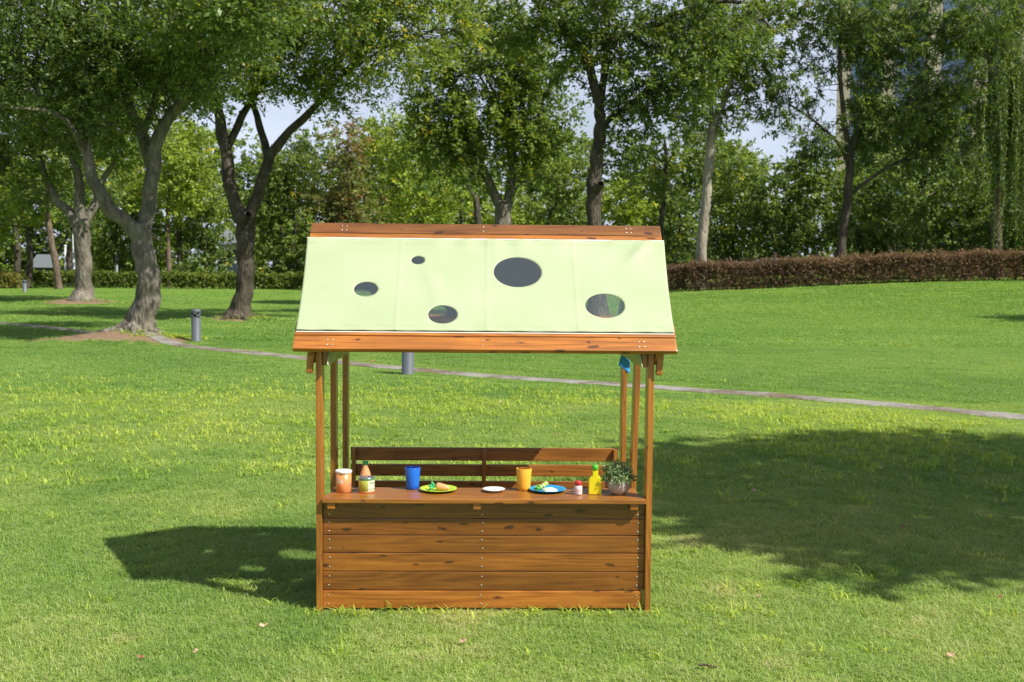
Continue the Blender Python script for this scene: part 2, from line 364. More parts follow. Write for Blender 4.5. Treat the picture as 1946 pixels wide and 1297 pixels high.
def path_mat():
    mt, t, b = new_mat('worn_concrete'); l = t.links.new
    g = N(t, 'ShaderNodeNewGeometry')
    n1 = N(t, 'ShaderNodeTexNoise', Scale=1.7, Detail=6.0, Roughness=0.7); l(g.outputs['Position'], n1.inputs['Vector'])
    n2 = N(t, 'ShaderNodeTexNoise', Scale=22.0, Detail=4.0); l(g.outputs['Position'], n2.inputs['Vector'])
    r = ramp(t, [(0.38, (0.14, 0.10, 0.06)), (0.47, (0.20, 0.175, 0.14)), (0.55, (0.26, 0.245, 0.22)), (0.7, (0.34, 0.325, 0.30))]); l(n1.outputs['Fac'], r.inputs[0])
    r2 = ramp(t, [(0.3, (0.7, 0.68, 0.62)), (0.6, (1.05, 1.05, 1.05))]); l(n2.outputs['Fac'], r2.inputs[0])
    mm = N(t, 'ShaderNodeMixRGB', blend_type='MULTIPLY'); mm.inputs[0].default_value = 1; l(r.outputs[0], mm.inputs[1]); l(r2.outputs[0], mm.inputs[2])
    l(mm.outputs[0], b.inputs['Base Color']); b.inputs['Roughness'].default_value = 0.9
    bp = N(t, 'ShaderNodeBump'); bp.inputs['Strength'].default_value = 0.5; bp.inputs['Distance'].default_value = 0.01; l(n2.outputs['Fac'], bp.inputs['Height']); l(bp.outputs[0], b.inputs['Normal'])
    return mt
pth = link('path', mesh_np('path', np.array(pv), pq, True), path_mat())
tag(pth, 'narrow worn grey concrete path crossing the lawn', None, kind='structure')

# ------------------------------------------------------------------ lawn grass (uncountable)
def vnoise(x, y, sc, seed):
    """smooth value noise on numpy arrays"""
    r_ = np.random.default_rng(seed).random((64, 64)); x = np.asarray(x) * sc + 17.3; y = np.asarray(y) * sc + 5.1
    xi = np.floor(x).astype(int); yi = np.floor(y).astype(int); fx = x - xi; fy = y - yi
    fx = fx * fx * (3 - 2 * fx); fy = fy * fy * (3 - 2 * fy)
    g_ = lambda a, b_: r_[a % 64, b_ % 64]
    return (g_(xi, yi) * (1 - fx) + g_(xi + 1, yi) * fx) * (1 - fy) + (g_(xi, yi + 1) * (1 - fx) + g_(xi + 1, yi + 1) * fx) * fy

def blades(n, rad, hmin, hmax, wid, splay, seed, curl=0.5):
    r_ = np.random.default_rng(seed)
    a = r_.random(n) * 6.283; q = rad * np.sqrt(r_.random(n)); bx, by = q * np.cos(a), q * np.sin(a)
    h = hmin + (hmax - hmin) * r_.random(n) ** 1.3; d = r_.random(n) * 6.283; tilt = splay * (0.25 + r_.random(n))
    dx, dy = np.cos(d), np.sin(d); sx, sy = -dy, dx
    w_ = wid * (0.6 + 0.7 * r_.random(n))
    V = np.zeros((n, 5, 3)); 
    V[:, 0] = np.stack([bx - sx * w_ / 2, by - sy * w_ / 2, -0.004 + 0 * h], -1); V[:, 1] = np.stack([bx + sx * w_ / 2, by + sy * w_ / 2, -0.004 + 0 * h], -1)
    m_ = 0.55; cx_ = bx + dx * h * tilt * m_ * 0.7; cy_ = by + dy * h * tilt * m_ * 0.7; cz = h * m_
    V[:, 2] = np.stack([cx_ + sx * w_ * 0.42, cy_ + sy * w_ * 0.42, cz], -1); V[:, 3] = np.stack([cx_ - sx * w_ * 0.42, cy_ - sy * w_ * 0.42, cz], -1)
    V[:, 4] = np.stack([bx + dx * h * tilt * (1 + curl), by + dy * h * tilt * (1 + curl), h * (1 - curl * 0.35 * tilt)], -1)
    o = np.arange(n)[:, None] * 5
    F4 = o + np.array([[0, 1, 2, 3]]); F3 = o + np.array([[3, 2, 4]])
    me = bpy.data.meshes.new('blades')
    me.from_pydata(V.reshape(-1, 3).tolist(), [], F4.tolist() + F3.tolist())
    at = me.attributes.new('blade', 'FLOAT', 'POINT'); at.data.foreach_set('value', np.repeat(r_.random(n), 5).astype(np.float32))
    me.update(); return me

def grass_mat(nm, stops):
    mt, t, b = new_mat(nm); l = t.links.new
    ti = N(t, 'ShaderNodeAttribute', attribute_name='tint', attribute_type='INSTANCER'); bl = N(t, 'ShaderNodeAttribute', attribute_name='blade')
    base = ramp(t, stops); l(ti.outputs['Fac'], base.inputs[0])
    vr = ramp(t, [(0.0, (0.70, 0.78, 0.85)), (0.5, (1.0, 1.0, 1.0)), (0.86, (1.2, 1.12, 1.0)), (0.93, (1.5, 1.15, 2.3)), (1.0, (1.6, 1.2, 2.7))]); l(bl.outputs['Fac'], vr.inputs[0])
    mm = N(t, 'ShaderNodeMixRGB', blend_type='MULTIPLY'); mm.inputs[0].default_value = 1; l(base.outputs[0], mm.inputs[1]); l(vr.outputs[0], mm.inputs[2])
    l(mm.outputs[0], b.inputs['Base Color']); b.inputs['Roughness'].default_value = 0.5; b.inputs['Specular IOR Level'].default_value = 0.35
    tr = N(t, 'ShaderNodeBsdfTranslucent'); hs = N(t, 'ShaderNodeMixRGB', blend_type='MULTIPLY'); hs.inputs[0].default_value = 1; l(mm.outputs[0], hs.inputs[1]); hs.inputs[2].default_value = (1.2, 1.15, 0.6, 1); l(hs.outputs[0], tr.inputs[0])
    ms = N(t, 'ShaderNodeMixShader'); ms.inputs[0].default_value = 0.42; l(b.outputs[0], ms.inputs[1]); l(tr.outputs[0], ms.inputs[2]); l(ms.outputs[0], t.nodes['Material Output'].inputs['Surface'])
    return mt
GRASS = grass_mat('grass_blade', [(0.0, (0.185, 0.335, 0.070)), (0.4, (0.315, 0.460, 0.108)), (0.7, (0.425, 0.535, 0.150)), (1.0, (0.60, 0.60, 0.26))])
GRASS_FAR = grass_mat('grass_far', [(0.0, (0.13, 0.27, 0.050)), (0.4, (0.21, 0.375, 0.078)), (0.7, (0.275, 0.43, 0.092)), (1.0, (0.37, 0.48, 0.105))])
GRASS_COARSE = grass_mat('grass_coarse', [(0.0, (0.22, 0.40, 0.055)), (0.5, (0.42, 0.56, 0.080)), (1.0, (0.60, 0.67, 0.125))])
src = bpy.data.collections.new('grass_tufts')
specs = [('a', 60, 0.050, 0.008, 0.022, 0.0022, 1.3), ('b', 60, 0.050, 0.007, 0.019, 0.0024, 1.5), ('c', 52, 0.055, 0.010, 0.028, 0.0023, 1.1),
         ('d', 10, 0.035, 0.035, 0.090, 0.0075, 1.2), ('e', 8, 0.030, 0.028, 0.070, 0.0085, 1.6),
         ('f', 110, 0.130, 0.012, 0.027, 0.0055, 1.2), ('g', 130, 0.30, 0.018, 0.038, 0.013, 1.2)]
for k, (nm, n_, rad, h0, h1, wd, sp) in enumerate(specs):
    me = blades(n_, rad, h0, h1, wd, sp, 100 + k); me.materials.append(GRASS_COARSE if nm in 'de' else GRASS_FAR if nm in 'fg' else GRASS)
    src.objects.link(bpy.data.objects.new('tuft_' + nm, me))

def scatter(y0, y1, dens, kinds, margin=0.7, smin=0.8, smax=1.25):
    half = lambda y: 0.56 * y + margin
    A = (half(y1) * 2) * (y1 - y0); n = int(A * dens)
    y = y0 + (y1 - y0) * rng.random(n); x = (rng.random(n) * 2 - 1) * half(y1)
    k = np.abs(x) < half(y); x, y = x[k], y[k]
    return x, y, rng.choice(kinds, len(x)), smin + (smax - smin) * rng.random(len(x))
sets = [scatter(2.7, 6.5, 680, [0, 1, 2]), scatter(6.5, 11, 380, [0, 1, 2], smin=1.0, smax=1.5),
        scatter(11, 19, 110, [5], 1.5, 0.9, 1.3), scatter(19, 34, 48, [5, 5, 6], 2.5, 1.0, 1.5), scatter(34, 60, 13, [6], 4, 1.0, 1.5)]
# coarse yellow-green crab grass: thick before the path, sparse clumps near the camera
cx_, cy2, ck, cs = scatter(5.6, 13.0, 230, [3, 4], 1.5, 0.6, 1.1)
dpath = np.min(np.hypot(cx_[:, None] - path_c[None, ::3, 0], cy2[:, None] - path_c[None, ::3, 1]), axis=1)
pyl = np.interp(cx_, path_c[:, 0], path_c[:, 1])
dens = sstep(0.36, 0.60, vnoise(cx_, cy2, 0.7, 3) * 0.6 + vnoise(cx_, cy2, 2.3, 4) * 0.4) * sstep(0.35, 1.0, pyl - cy2) * sstep(5.6, 7.4, cy2) * sstep(13.0, 10.6, cy2) * (0.45 + 0.55 * sstep(-3.2, 0.2, cx_)) + 0.03
k = rng.random(len(cx_)) < dens
coarse = (cx_[k], cy2[k], ck[k], cs[k])
nx_, ny2, nk, ns_ = scatter(3.0, 6.8, 60, [3, 4], 0.7, 0.3, 0.65)
dens = sstep(0.60, 0.80, vnoise(nx_, ny2, 1.1, 8) * 0.55 + vnoise(nx_, ny2, 4.0, 9) * 0.45) * 0.75 + 0.012
k = rng.random(len(nx_)) < dens
sets_all = sets + [coarse, (nx_[k], ny2[k], nk[k], ns_[k])]
X = np.concatenate([s[0] for s in sets_all]); Y = np.concatenate([s[1] for s in sets_all]); K = np.concatenate([s[2] for s in sets_all]); SC = np.concatenate([s[3] for s in sets_all])
# grass round the trunk of the near tree
for (ax, ay, r0, n_) in [(-5.95, 19.0, 0.55, 240), (-6.15, 26.1, 0.5, 120), (-5.5, 19.05, 0.35, 160)]:
    a = rng.random(n_) * 6.283; q = r0 * (0.3 + 0.9 * rng.random(n_))
    X = np.concatenate([X, ax + q * np.cos(a)]); Y = np.concatenate([Y, ay + q * np.sin(a) * 0.8]); K = np.concatenate([K, rng.choice([3, 4], n_)]); SC = np.concatenate([SC, 0.7 + 1.1 * rng.random(n_)])
NEXTRA = 240 + 120 + 160 + 330
n_ = 330; u_ = (rng.random(n_) - 0.5) * 1.26; v_ = -0.012 - np.abs(rng.normal(size=n_)) * 0.03; sel = rng.random(n_) < 0.16; v_ = np.where(rng.random(n_) < 0.25, 0.03 + 0.02 * rng.random(n_) , v_)
X = np.concatenate([X, STALL.x + u_ * math.cos(YAW)]); Y = np.concatenate([Y, STALL.y + v_ + u_ * math.sin(YAW)]); K = np.concatenate([K, np.where(sel, rng.choice([3, 4], n_), rng.choice([0, 1, 2], n_))]); SC = np.concatenate([SC, np.where(sel, 0.35 + 0.4 * rng.random(n_), 0.42 + 0.3 * rng.random(n_))])
for (px, py, n_) in [(430, 1108, 5), (455, 1122, 5), (535, 1150, 6), (1130, 1155, 5), (1395, 1168, 14), (1420, 1122, 8), (1505, 1115, 5), (1600, 1140, 5), (1440, 1228, 6), (1555, 1232, 6), (1690, 1252, 5), (890, 1168, 4), (1340, 1200, 5),
                     (775, 1170, 3), (1640, 1090, 6), (1540, 1062, 6), (1860, 1060, 6), (95, 985, 8), (330, 1010, 7), (1910, 1170, 7), (1250, 1060, 5), (1330, 1052, 5), (660, 1230, 4), (170, 1150, 5), (1030, 1260, 4), (250, 1090, 6), (1225, 1240, 4), (700, 780, 10), (1620, 950, 9)]:
    q0 = on_ground(px, py); NEXTRA += n_
    X = np.concatenate([X, q0[0] + rng.normal(size=n_) * 0.045]); Y = np.concatenate([Y, q0[1] + rng.normal(size=n_) * 0.05]); K = np.concatenate([K, rng.choice([3, 4], n_)]); SC = np.concatenate([SC, 0.38 + 0.42 * rng.random(n_)])
keep = np.ones(len(X), bool)
# trodden strip where the stall stands
lx = X - STALL.x; ly = Y - STALL.y - lx * math.sin(YAW); strip = (np.abs(lx) < 0.66) & (ly > -0.07) & (ly < 0.06); strip[-NEXTRA:] = False
keep &= ~strip
# path and bare soil
dp = np.full(len(X), 99.0)
for c0 in range(0, len(X), 20000):
    sl = slice(c0, c0 + 20000)
    dp[sl] = np.min(np.hypot(X[sl, None] - path_c[None, ::2, 0], Y[sl, None] - path_c[None, ::2, 1]), axis=1)
keep &= dp > 0.01 + 0.36 * vnoise(X, Y, 1.1, 21) ** 1.6 + 0.05 * rng.random(len(X)) + np.where(K == 6, 0.18, np.where(K == 5, 0.03, 0))
for (x, y, rr) in SOIL:
    dd = np.hypot(X - x, Y - y) + 0.45 * (vnoise(X, Y, 4.0, 30) - 0.5)
    inside = dd < rr; inside[-NEXTRA:] = False
    keep &= ~(inside & (rng.random(len(X)) < 0.92))
X, Y, K, SC, dp = X[keep], Y[keep], K[keep], SC[keep], dp[keep]
SC = SC * np.where(dp < 0.75, 0.62, 1.0)
Z = ground_h(X, Y)
tint = 0.22 + 0.34 * vnoise(X, Y, 0.55, 40) + 0.30 * vnoise(X, Y, 3.2, 41) - 0.05 + 0.22 * (rng.random(len(X)) - 0.5)
tint += np.where((K == 3) | (K == 4), 0.12, 0.0) + 0.04 * sstep(12, 30, Y) + 0.12 * sstep(5.2, 3.2, Y) * vnoise(X, Y, 1.5, 44)
dry = sstep(0.55, 0.80, 0.4 * vnoise(X, Y, 2.3, 47) + 0.6 * vnoise(X, Y, 8.0, 48)) * sstep(9.0, 5.0, Y)
tint += 0.26 * dry - 0.18 * sstep(0.62, 0.8, vnoise(X, Y, 2.2, 49)) * sstep(14.0, 6.0, Y)
me = bpy.data.meshes.new('lawn_points'); me.vertices.add(len(X)); me.vertices.foreach_set('co', np.stack([X, Y, Z], -1).astype(np.float32).ravel())
for nm, typ, arr in (('tint', 'FLOAT', np.clip(tint, 0, 1)), ('scl', 'FLOAT', SC), ('rotz', 'FLOAT', rng.random(len(X)) * 6.283)):
    a = me.attributes.new(nm, typ, 'POINT'); a.data.foreach_set('value', arr.astype(np.float32))
a = me.attributes.new('pick', 'INT', 'POINT'); a.data.foreach_set('value', K.astype(np.int32))
me.materials.append(GRASS)
lawn = link('grass', me); tag(lawn, 'short green lawn grass with coarse yellowish clumps', 'grass', kind='stuff')
ng = bpy.data.node_groups.new('scatter_grass', 'GeometryNodeTree')
ng.interface.new_socket('Geometry', in_out='INPUT', socket_type='NodeSocketGeometry'); ng.interface.new_socket('Geometry', in_out='OUTPUT', socket_type='NodeSocketGeometry')
gi = ng.nodes.new('NodeGroupInput'); go = ng.nodes.new('NodeGroupOutput'); ip = ng.nodes.new('GeometryNodeInstanceOnPoints'); ci = ng.nodes.new('GeometryNodeCollectionInfo')
ci.inputs['Collection'].default_value = src; ci.inputs['Separate Children'].default_value = True; ci.inputs['Reset Children'].default_value = True
def na(nm, dt):
    n = ng.nodes.new('GeometryNodeInputNamedAttribute'); n.data_type = dt; n.inputs['Name'].default_value = nm; return n
aS, aR, aK = na('scl', 'FLOAT'), na('rotz', 'FLOAT'), na('pick', 'INT')
cb = ng.nodes.new('ShaderNodeCombineXYZ')
gl = ng.links.new
gl(gi.outputs[0], ip.inputs['Points']); gl(ci.outputs[0], ip.inputs['Instance']); ip.inputs['Pick Instance'].default_value = True
gl(aK.outputs['Attribute'], ip.inputs['Instance Index']); gl(aS.outputs['Attribute'], ip.inputs['Scale']); gl(aR.outputs['Attribute'], cb.inputs[2])
gl(cb.outputs[0], ip.inputs['Rotation']); gl(ip.outputs[0], go.inputs[0])
md = lawn.modifiers.new('scatter', 'NODES'); md.node_group = ng

# ------------------------------------------------------------------ trees
def fbm3(p, sc, seed):
    q = p * sc + seed * 1.7
    return (np.sin(q[:, 0] * 1.7 + 1.3 * np.sin(q[:, 1] * 1.1 + seed)) + np.sin(q[:, 1] * 1.9 + 1.1 * np.sin(q[:, 2] * 1.3)) + np.sin(q[:, 2] * 2.1 + 1.2 * np.sin(q[:, 0] * 0.9))) / 3

def leaf_quads(cent, axis, leafL, leafW, r_, upbias=0.9, narrow=False):
    n = len(cent)
    nrm = r_.normal(size=(n, 3)) * 0.75 + np.array((0.12, -0.1, upbias)); nrm /= np.linalg.norm(nrm, axis=1)[:, None]
    ax = axis - nrm * np.sum(axis * nrm, axis=1)[:, None]; ax /= np.linalg.norm(ax, axis=1)[:, None] + 1e-6
    sd_ = np.cross(nrm, ax); s = (0.65 + 0.7 * r_.random(n))[:, None]
    V = np.empty((n, 4, 3)); l_ = leafL * s; w_ = leafW * s
    V[:, 0] = cent; V[:, 1] = cent + ax * l_ * 0.45 + sd_ * w_ * 0.5 + nrm * w_ * 0.18; V[:, 2] = cent + ax * l_; V[:, 3] = cent + ax * l_ * 0.45 - sd_ * w_ * 0.5 + nrm * w_ * 0.18
    return V.reshape(-1, 3)

def foliage(lobes, leafL, leafW, lai, seed, per=14, spray=0.34, gap=-0.25, yellow=0.0, droop=0.0, upbias=0.9):
    """lobes: (centre, radii, density factor, leaf size factor, tint shift)"""
    r_ = np.random.default_rng(seed); VV = []; TT = []
    for c, rad, dn, lf, ts in lobes:
        rad = np.asarray(rad, float); area = math.pi * rad[0] * rad[2]; LL, LW = leafL * lf, leafW * lf
        n = max(6, int(area * lai * dn / (LL * LW * 0.5) / per * 1.6))
        d = r_.normal(size=(n, 3)); d /= np.linalg.norm(d, axis=1)[:, None]
        q = r_.random(n) ** 0.42
        out = 1 + 0.26 * fbm3(d, 2.1, seed + c[0]) + 0.14 * fbm3(d, 5.3, seed + c[2])
        pos = np.asarray(c) + d * rad * (q * out)[:, None]
        k = fbm3(pos, 1.35 / max(0.6, rad[0] * 0.55), seed * 0.37) + 0.45 * fbm3(pos, 3.6, seed * 0.11) > gap
        pos, d = pos[k], d[k]; n = len(pos)
        if n == 0: continue
        sdir = d * 0.9 + r_.normal(size=(n, 3)) * 0.55; sdir[:, 2] -= droop; sdir /= np.linalg.norm(sdir, axis=1)[:, None]
        t_ = r_.random((n, per)); sl = spray * lf * (0.6 + 0.8 * r_.random(n))
        cen = pos[:, None] + sdir[:, None] * (t_ * sl[:, None])[:, :, None] + r_.normal(size=(n, per, 3)) * 0.035 * lf
        axis = sdir[:, None] * 0.8 + r_.normal(size=(n, per, 3)) * 0.6; axis[:, :, 2] -= 0.15 + droop
        V = leaf_quads(cen.reshape(-1, 3), axis.reshape(-1, 3), LL, LW, r_, upbias)
        ct = 0.36 + ts + 0.18 * fbm3(pos, 0.9, seed) + 0.10 * r_.normal(size=n)
        tt = np.clip(ct[:, None] + 0.17 * r_.normal(size=(n, per)), 0, 0.93)
        if yellow > 0:
            tt = np.where((r_.random(n) < yellow)[:, None], np.clip(tt + 0.55, 0, 1), tt)
        VV.append(V); TT.append(np.repeat(tt.ravel(), 4))
    V = np.vstack(VV); T = np.concatenate(TT); Q = np.arange(len(V)).reshape(-1, 4)
    return V, Q, T

LEAFCOUNT = 0
def tree(name, label, d, limbs, lobes, leaf, bark, leafL=0.10, leafW=0.05, lai=3.0, seed=1, base=None, per=14, spray=0.34, gap=-0.25, yellow=0.0,
         droop=0.0, roots=0, sides=10, group=None, flare=1.55, upbias=0.9, twigs=3, rough=0.07):
    """limbs: list of [(px,py,depth offset,radius px), ...]; the first is the trunk. lobes: (px,py,rx,ry[,depth off, density, leaf factor, tint])"""
    global LEAFCOUNT
    k = F_PX / d
    parts = []; nodes = []; nrad = []
    foot = None
    for li, lm in enumerate(limbs):
        pts = np.array([P(a, b_, d + dz) for (a, b_, dz, r_) in lm]); rad = np.array([r_ / k for (_, _, _, r_) in lm])
        if li == 0:
            gz = float(ground_h(pts[0][0], pts[0][1])); foot = np.array((pts[0][0], pts[0][1], gz))
            pts[0][2] = gz - 0.06
        sub = 7 if li == 0 else 5
        path = catmull(pts, sub); rr = np.interp(np.linspace(0, len(lm) - 1, len(path)), np.arange(len(lm)), rad)
        if li == 0 and flare > 1:
            hz = path[:, 2] - gz; rr = rr * (1 + (flare - 1) * np.exp(-np.clip(hz, 0, 9) / 0.16))
        wob = rr.max() * 0.10
        path = path + np.stack([np.sin(np.arange(len(path)) * 0.9 + seed), np.cos(np.arange(len(path)) * 0.7 + seed), 0 * rr], -1) * wob * (0.4 if li == 0 else 1) * np.clip(np.arange(len(path)) / 6.0, 0, 1)[:, None]
        parts.append(tube(path, rr, sides if li < 4 else 7, rough, seed + li))
        nodes.append(path[1:]); nrad.append(rr[1:])
    if roots:
        r_ = np.random.default_rng(seed + 5); r0 = limbs[0][0][3] / k
        for q in range(roots):
            a = 2 * math.pi * (q + 0.3 * r_.random()) / roots + 2.6; ln = r0 * (2.2 + 1.4 * r_.random()) * (1.5 if q == 0 else 1)
            dirv = np.array((math.cos(a), math.sin(a), 0)); pp = []
            for s, hz in ((0.35, 0.34), (0.75, 0.17), (1.25, 0.07), (1.9, 0.015), (ln / r0, -0.05)):
                p = foot + dirv * r0 * s; p[2] = ground_h(p[0], p[1]) + hz * r0 * 3.2 * 0.6; pp.append(p)
            pth_ = catmull(pp, 4); parts.append(tube(pth_, np.interp(np.linspace(0, 4, len(pth_)), range(5), [r0 * 0.5, r0 * 0.42, r0 * 0.3, r0 * 0.22, r0 * 0.1]), 7, 0.1, q))
    NP = np.vstack(nodes); NR = np.concatenate(nrad)
    L3 = []
    r_ = np.random.default_rng(seed + 11)
    for lb in lobes:
        px, py, rx, ry = lb[:4]; dz = lb[4] if len(lb) > 4 else 0; dn = lb[5] if len(lb) > 5 else 1; lf = lb[6] if len(lb) > 6 else 1; ts = lb[7] if len(lb) > 7 else 0
        c = P(px, py, d + dz); kk = F_PX / (d + dz); rad = (rx / kk, (rx + ry) * 0.5 / kk, ry / kk)
        L3.append((c, rad, dn, lf, ts))
        cand = np.linalg.norm(NP - c, axis=1) + np.where(NP[:, 2] > c[2] + 0.2, 1.0, 0); i0 = int(np.argmin(cand))
        for tw in range(twigs):
            tgt = c + r_.normal(size=3) * np.array(rad) * (0.2 if tw == 0 else 0.5)
            i1 = i0 if tw == 0 else max(0, min(len(NP) - 1, i0 - r_.integers(0, 6)))
            st = NP[i1]; ln = np.linalg.norm(tgt - st)
            if ln < 0.15: continue
            mid = (st + tgt) / 2 + r_.normal(size=3) * ln * 0.09 + np.array((0, 0, ln * 0.07))
            rs = min(NR[i1] * 0.65, 0.012 + 0.011 * ln); p_ = catmull([st, mid, tgt], 5)
            parts.append(tube(p_, np.linspace(rs, 0.005, len(p_)), 5, 0.05, tw))
            for s2 in range(3):
                b0 = p_[r_.integers(4, len(p_) - 1)]; e = b0 + r_.normal(size=3) * np.array(rad) * 0.42 + np.array((0, 0, 0.1 * rad[2]))
                p2 = catmull([b0, (b0 + e) / 2 + r_.normal(size=3) * 0.06 * ln, e], 3); parts.append(tube(p2, np.linspace(rs * 0.45, 0.003, len(p2)), 4, 0, s2))
    root = empty(name, foot)
    V, Q = join(parts)
    link('trunk', mesh_np('trunk', V - foot, Q, True), bark, root)
    V, Q, T = foliage(L3, leafL, leafW, lai, seed, per, spray, gap, yellow, droop, upbias)
    LEAFCOUNT += len(Q)
    link('crown', mesh_np('crown', V - foot, Q, False, {'tint': T}), leaf, root)
    tag(root, label, 'tree', group)
    return root

# --- the large park trees on the left
tree('park_tree', 'large forked grey-barked tree with spreading surface roots beside the bollard', 19.2,
     [[(258, 651, 0, 27), (268, 610, 0, 25), (281, 565, 0, 23), (282, 520, 0, 21), (273, 480, 0, 20.5), (267, 442, 0, 20), (266, 425, 0, 16)],
      [(266, 455, 0, 15), (243, 426, -.1, 14), (207, 394, -.2, 13), (180, 350, -.3, 11.5), (167, 300, -.3, 10), (158, 240, -.2, 8.5), (163, 180, -.1, 7), (176, 110, 0, 5.5), (152, 40, .1, 4.5), (150, -60, .2, 3)],
      [(268, 455, 0, 15), (281, 400, .1, 14), (288, 345, .1, 13.5), (294, 290, .1, 13), (308, 245, .1, 12), (338, 203, 0, 10), (364, 157, -.2, 8.5), (402, 112, -.4, 6.5), (440, 70, -.5, 5), (480, 10, -.6, 3)],
      [(290, 318, .1, 12), (270, 258, .3, 11.5), (247, 205, .4, 9.5), (236, 160, .5, 8), (230, 110, .6, 6), (214, 60, .6, 5), (220, -50, .6, 3)],
      [(270, 260, .3, 8), (290, 205, .6, 7), (301, 160, .8, 6), (320, 110, .9, 5), (335, 30, 1, 3)],
      [(165, 300, -.3, 6), (132, 238, -.7, 5), (90, 212, -1, 3.5), (20, 205, -1.3, 2)],
      [(270, 600, 0, 14), (246, 625, -.15, 14), (222, 639, -.3, 11), (196, 647, -.4, 7), (165, 656, -.5, 3)]],
     [(150, 110, 160, 95), (50, 170, 130, 80, -.6), (265, 70, 150, 95, .4), (330, 140, 110, 60, .2, .8), (215, 238, 55, 30, -.4, .9), (405, 95, 120, 80, -.5), (30, 50, 140, 100, -.3),
      (95, 265, 80, 26, .2, .55), (250, 170, 90, 50, -.3, .7), (420, 170, 70, 40, -.2, .7), (-90, 110, 130, 130, 0, .36, 1.5), (120, -60, 240, 90, 0, .36, 1.6), (360, -50, 220, 90, 0, .36, 1.6), (240, -190, 230, 80, 0, .36, 2.2), (465, 35, 95, 55, -1.8, .8, 1.1), (400, -40, 140, 60, -2.2, .8, 1.6), (545, -30, 90, 45, -2.2, .8, 1.5), (330, 20, 100, 60, -1.6, .6, 1.2), (250, -60, 170, 60, -2.4, .7, 1.6), (520, -60, 120, 50, 1.6, .8, 1.6), (420, 40, 100, 50, 1.8, .8, 1.3)],
     LEAF_DEEP, BARK_GREY, 0.078, 0.036, 3.3, seed=3, roots=6, sides=16, yellow=0.015, flare=1.35)

tree('park_tree', 'forked leaning tree with a cut knot below its fork, between the bollard and the stall', 26.0,
     [[(452, 614, 0, 20), (460, 575, 0, 17), (466, 530, 0, 16), (467, 480, 0, 16.5), (466, 440, 0, 18), (464, 412, 0, 17), (464, 400, 0, 12)],
      [(458, 420, 0, 13), (440, 365, 0, 12), (430, 300, 0, 11.5), (421, 245, 0, 10.5), (411, 190, 0, 8.5), (402, 120, -.2, 6.5), (420, 30, -.3, 4)],
      [(470, 420, 0, 12), (492, 365, .1, 11), (505, 318, .1, 10.5), (520, 288, .1, 9.5), (547, 254, .1, 8), (582, 220, 0, 7), (617, 184, -.1, 5.5), (645, 150, -.2, 4.5), (700, 95, -.4, 3)],
      [(430, 285, 0, 8), (455, 232, .4, 7.5), (472, 200, .5, 6.5), (505, 150, .6, 5), (540, 80, .7, 3)],
      [(510, 308, .1, 8), (500, 262, .4, 7.5), (488, 222, .5, 6.5), (476, 170, .5, 5.5), (492, 90, .4, 4), (510, 0, .3, 3)],
      [(466, 416, -.2, 9), (470, 410, -.42, 8), (471, 408, -.5, 6.5)]],
     [(430, 150, 110, 66), (545, 95, 120, 80), (650, 150, 85, 62, 0, .8, 1, .18), (480, 35, 150, 75), (640, 50, 110, 62, 0, .8, 1, .22), (715, 110, 60, 60, -1.2, .7, 1, .3), (600, 168, 60, 28, 0, .6), (395, 205, 55, 26, 0, .6),
      (790, 90, 70, 60, -1.2, .65, 1, .25), (770, 20, 90, 45, -1.2, .8, 1, .2), (660, 205, 70, 24, .2, .45, 1, .0), (860, 60, 60, 44, -.8, .9, 1, .15), (830, -70, 120, 56, -.8, .9, 1.5), (700, -50, 110, 50, -2.2, .8, 1.5), (640, 20, 110, 50, -2.2, .7, 1.1, .1), (560, -30, 120, 50, 1.8, .9, 1.5), (780, 10, 90, 50, 1.4, .8, 1.2, .1), (560, -70, 240, 80, 0, .36, 1.6), (760, -60, 140, 60, 0, .4, 1.6)],
     LEAF_MID, BARK_DARK, 0.095, 0.046, 3.3, seed=5, roots=5, sides=14, yellow=0.05, flare=1.45)

tree('park_tree', 'straight three-limbed grey tree in the bare earth ring, nearest the left edge', 35.0,
     [[(156, 587, 0, 19), (159, 550, 0, 15.5), (159, 500, 0, 15), (155, 450, 0, 15.5), (152, 425, 0, 16), (152, 410, 0, 11)],
      [(148, 432, 0, 10), (132, 405, 0, 9), (108, 382, 0, 8), (92, 350, 0, 7), (76, 305, 0, 5), (50, 260, 0, 3)],
      [(152, 420, 0, 11), (151, 372, 0, 9.5), (147, 322, 0, 8), (136, 278, 0, 6), (150, 215, 0, 4)],
      [(158, 428, 0, 9), (180, 392, .2, 8), (195, 345, .3, 6), (228, 292, .4, 4), (250, 240, .5, 3)]],
     [(60, 300, 110, 46), (170, 280, 100, 42, .5), (110, 205, 130, 62), (255, 260, 80, 50, .5, .8), (20, 235, 100, 60), (-60, 300, 80, 60), (240, 180, 100, 60, 0, .8), (100, 110, 160, 80, 0, .8, 1.5), (20, 370, 60, 26, 0, .5), (170, 170, 130, 60, -2.2, .8, 1.3), (260, 150, 110, 60, 1.8, .8, 1.3)],
     LEAF_MID, BARK_GREY, 0.14, 0.066, 3.4, seed=8, roots=0, sides=12, yellow=0.02, flare=1.5)

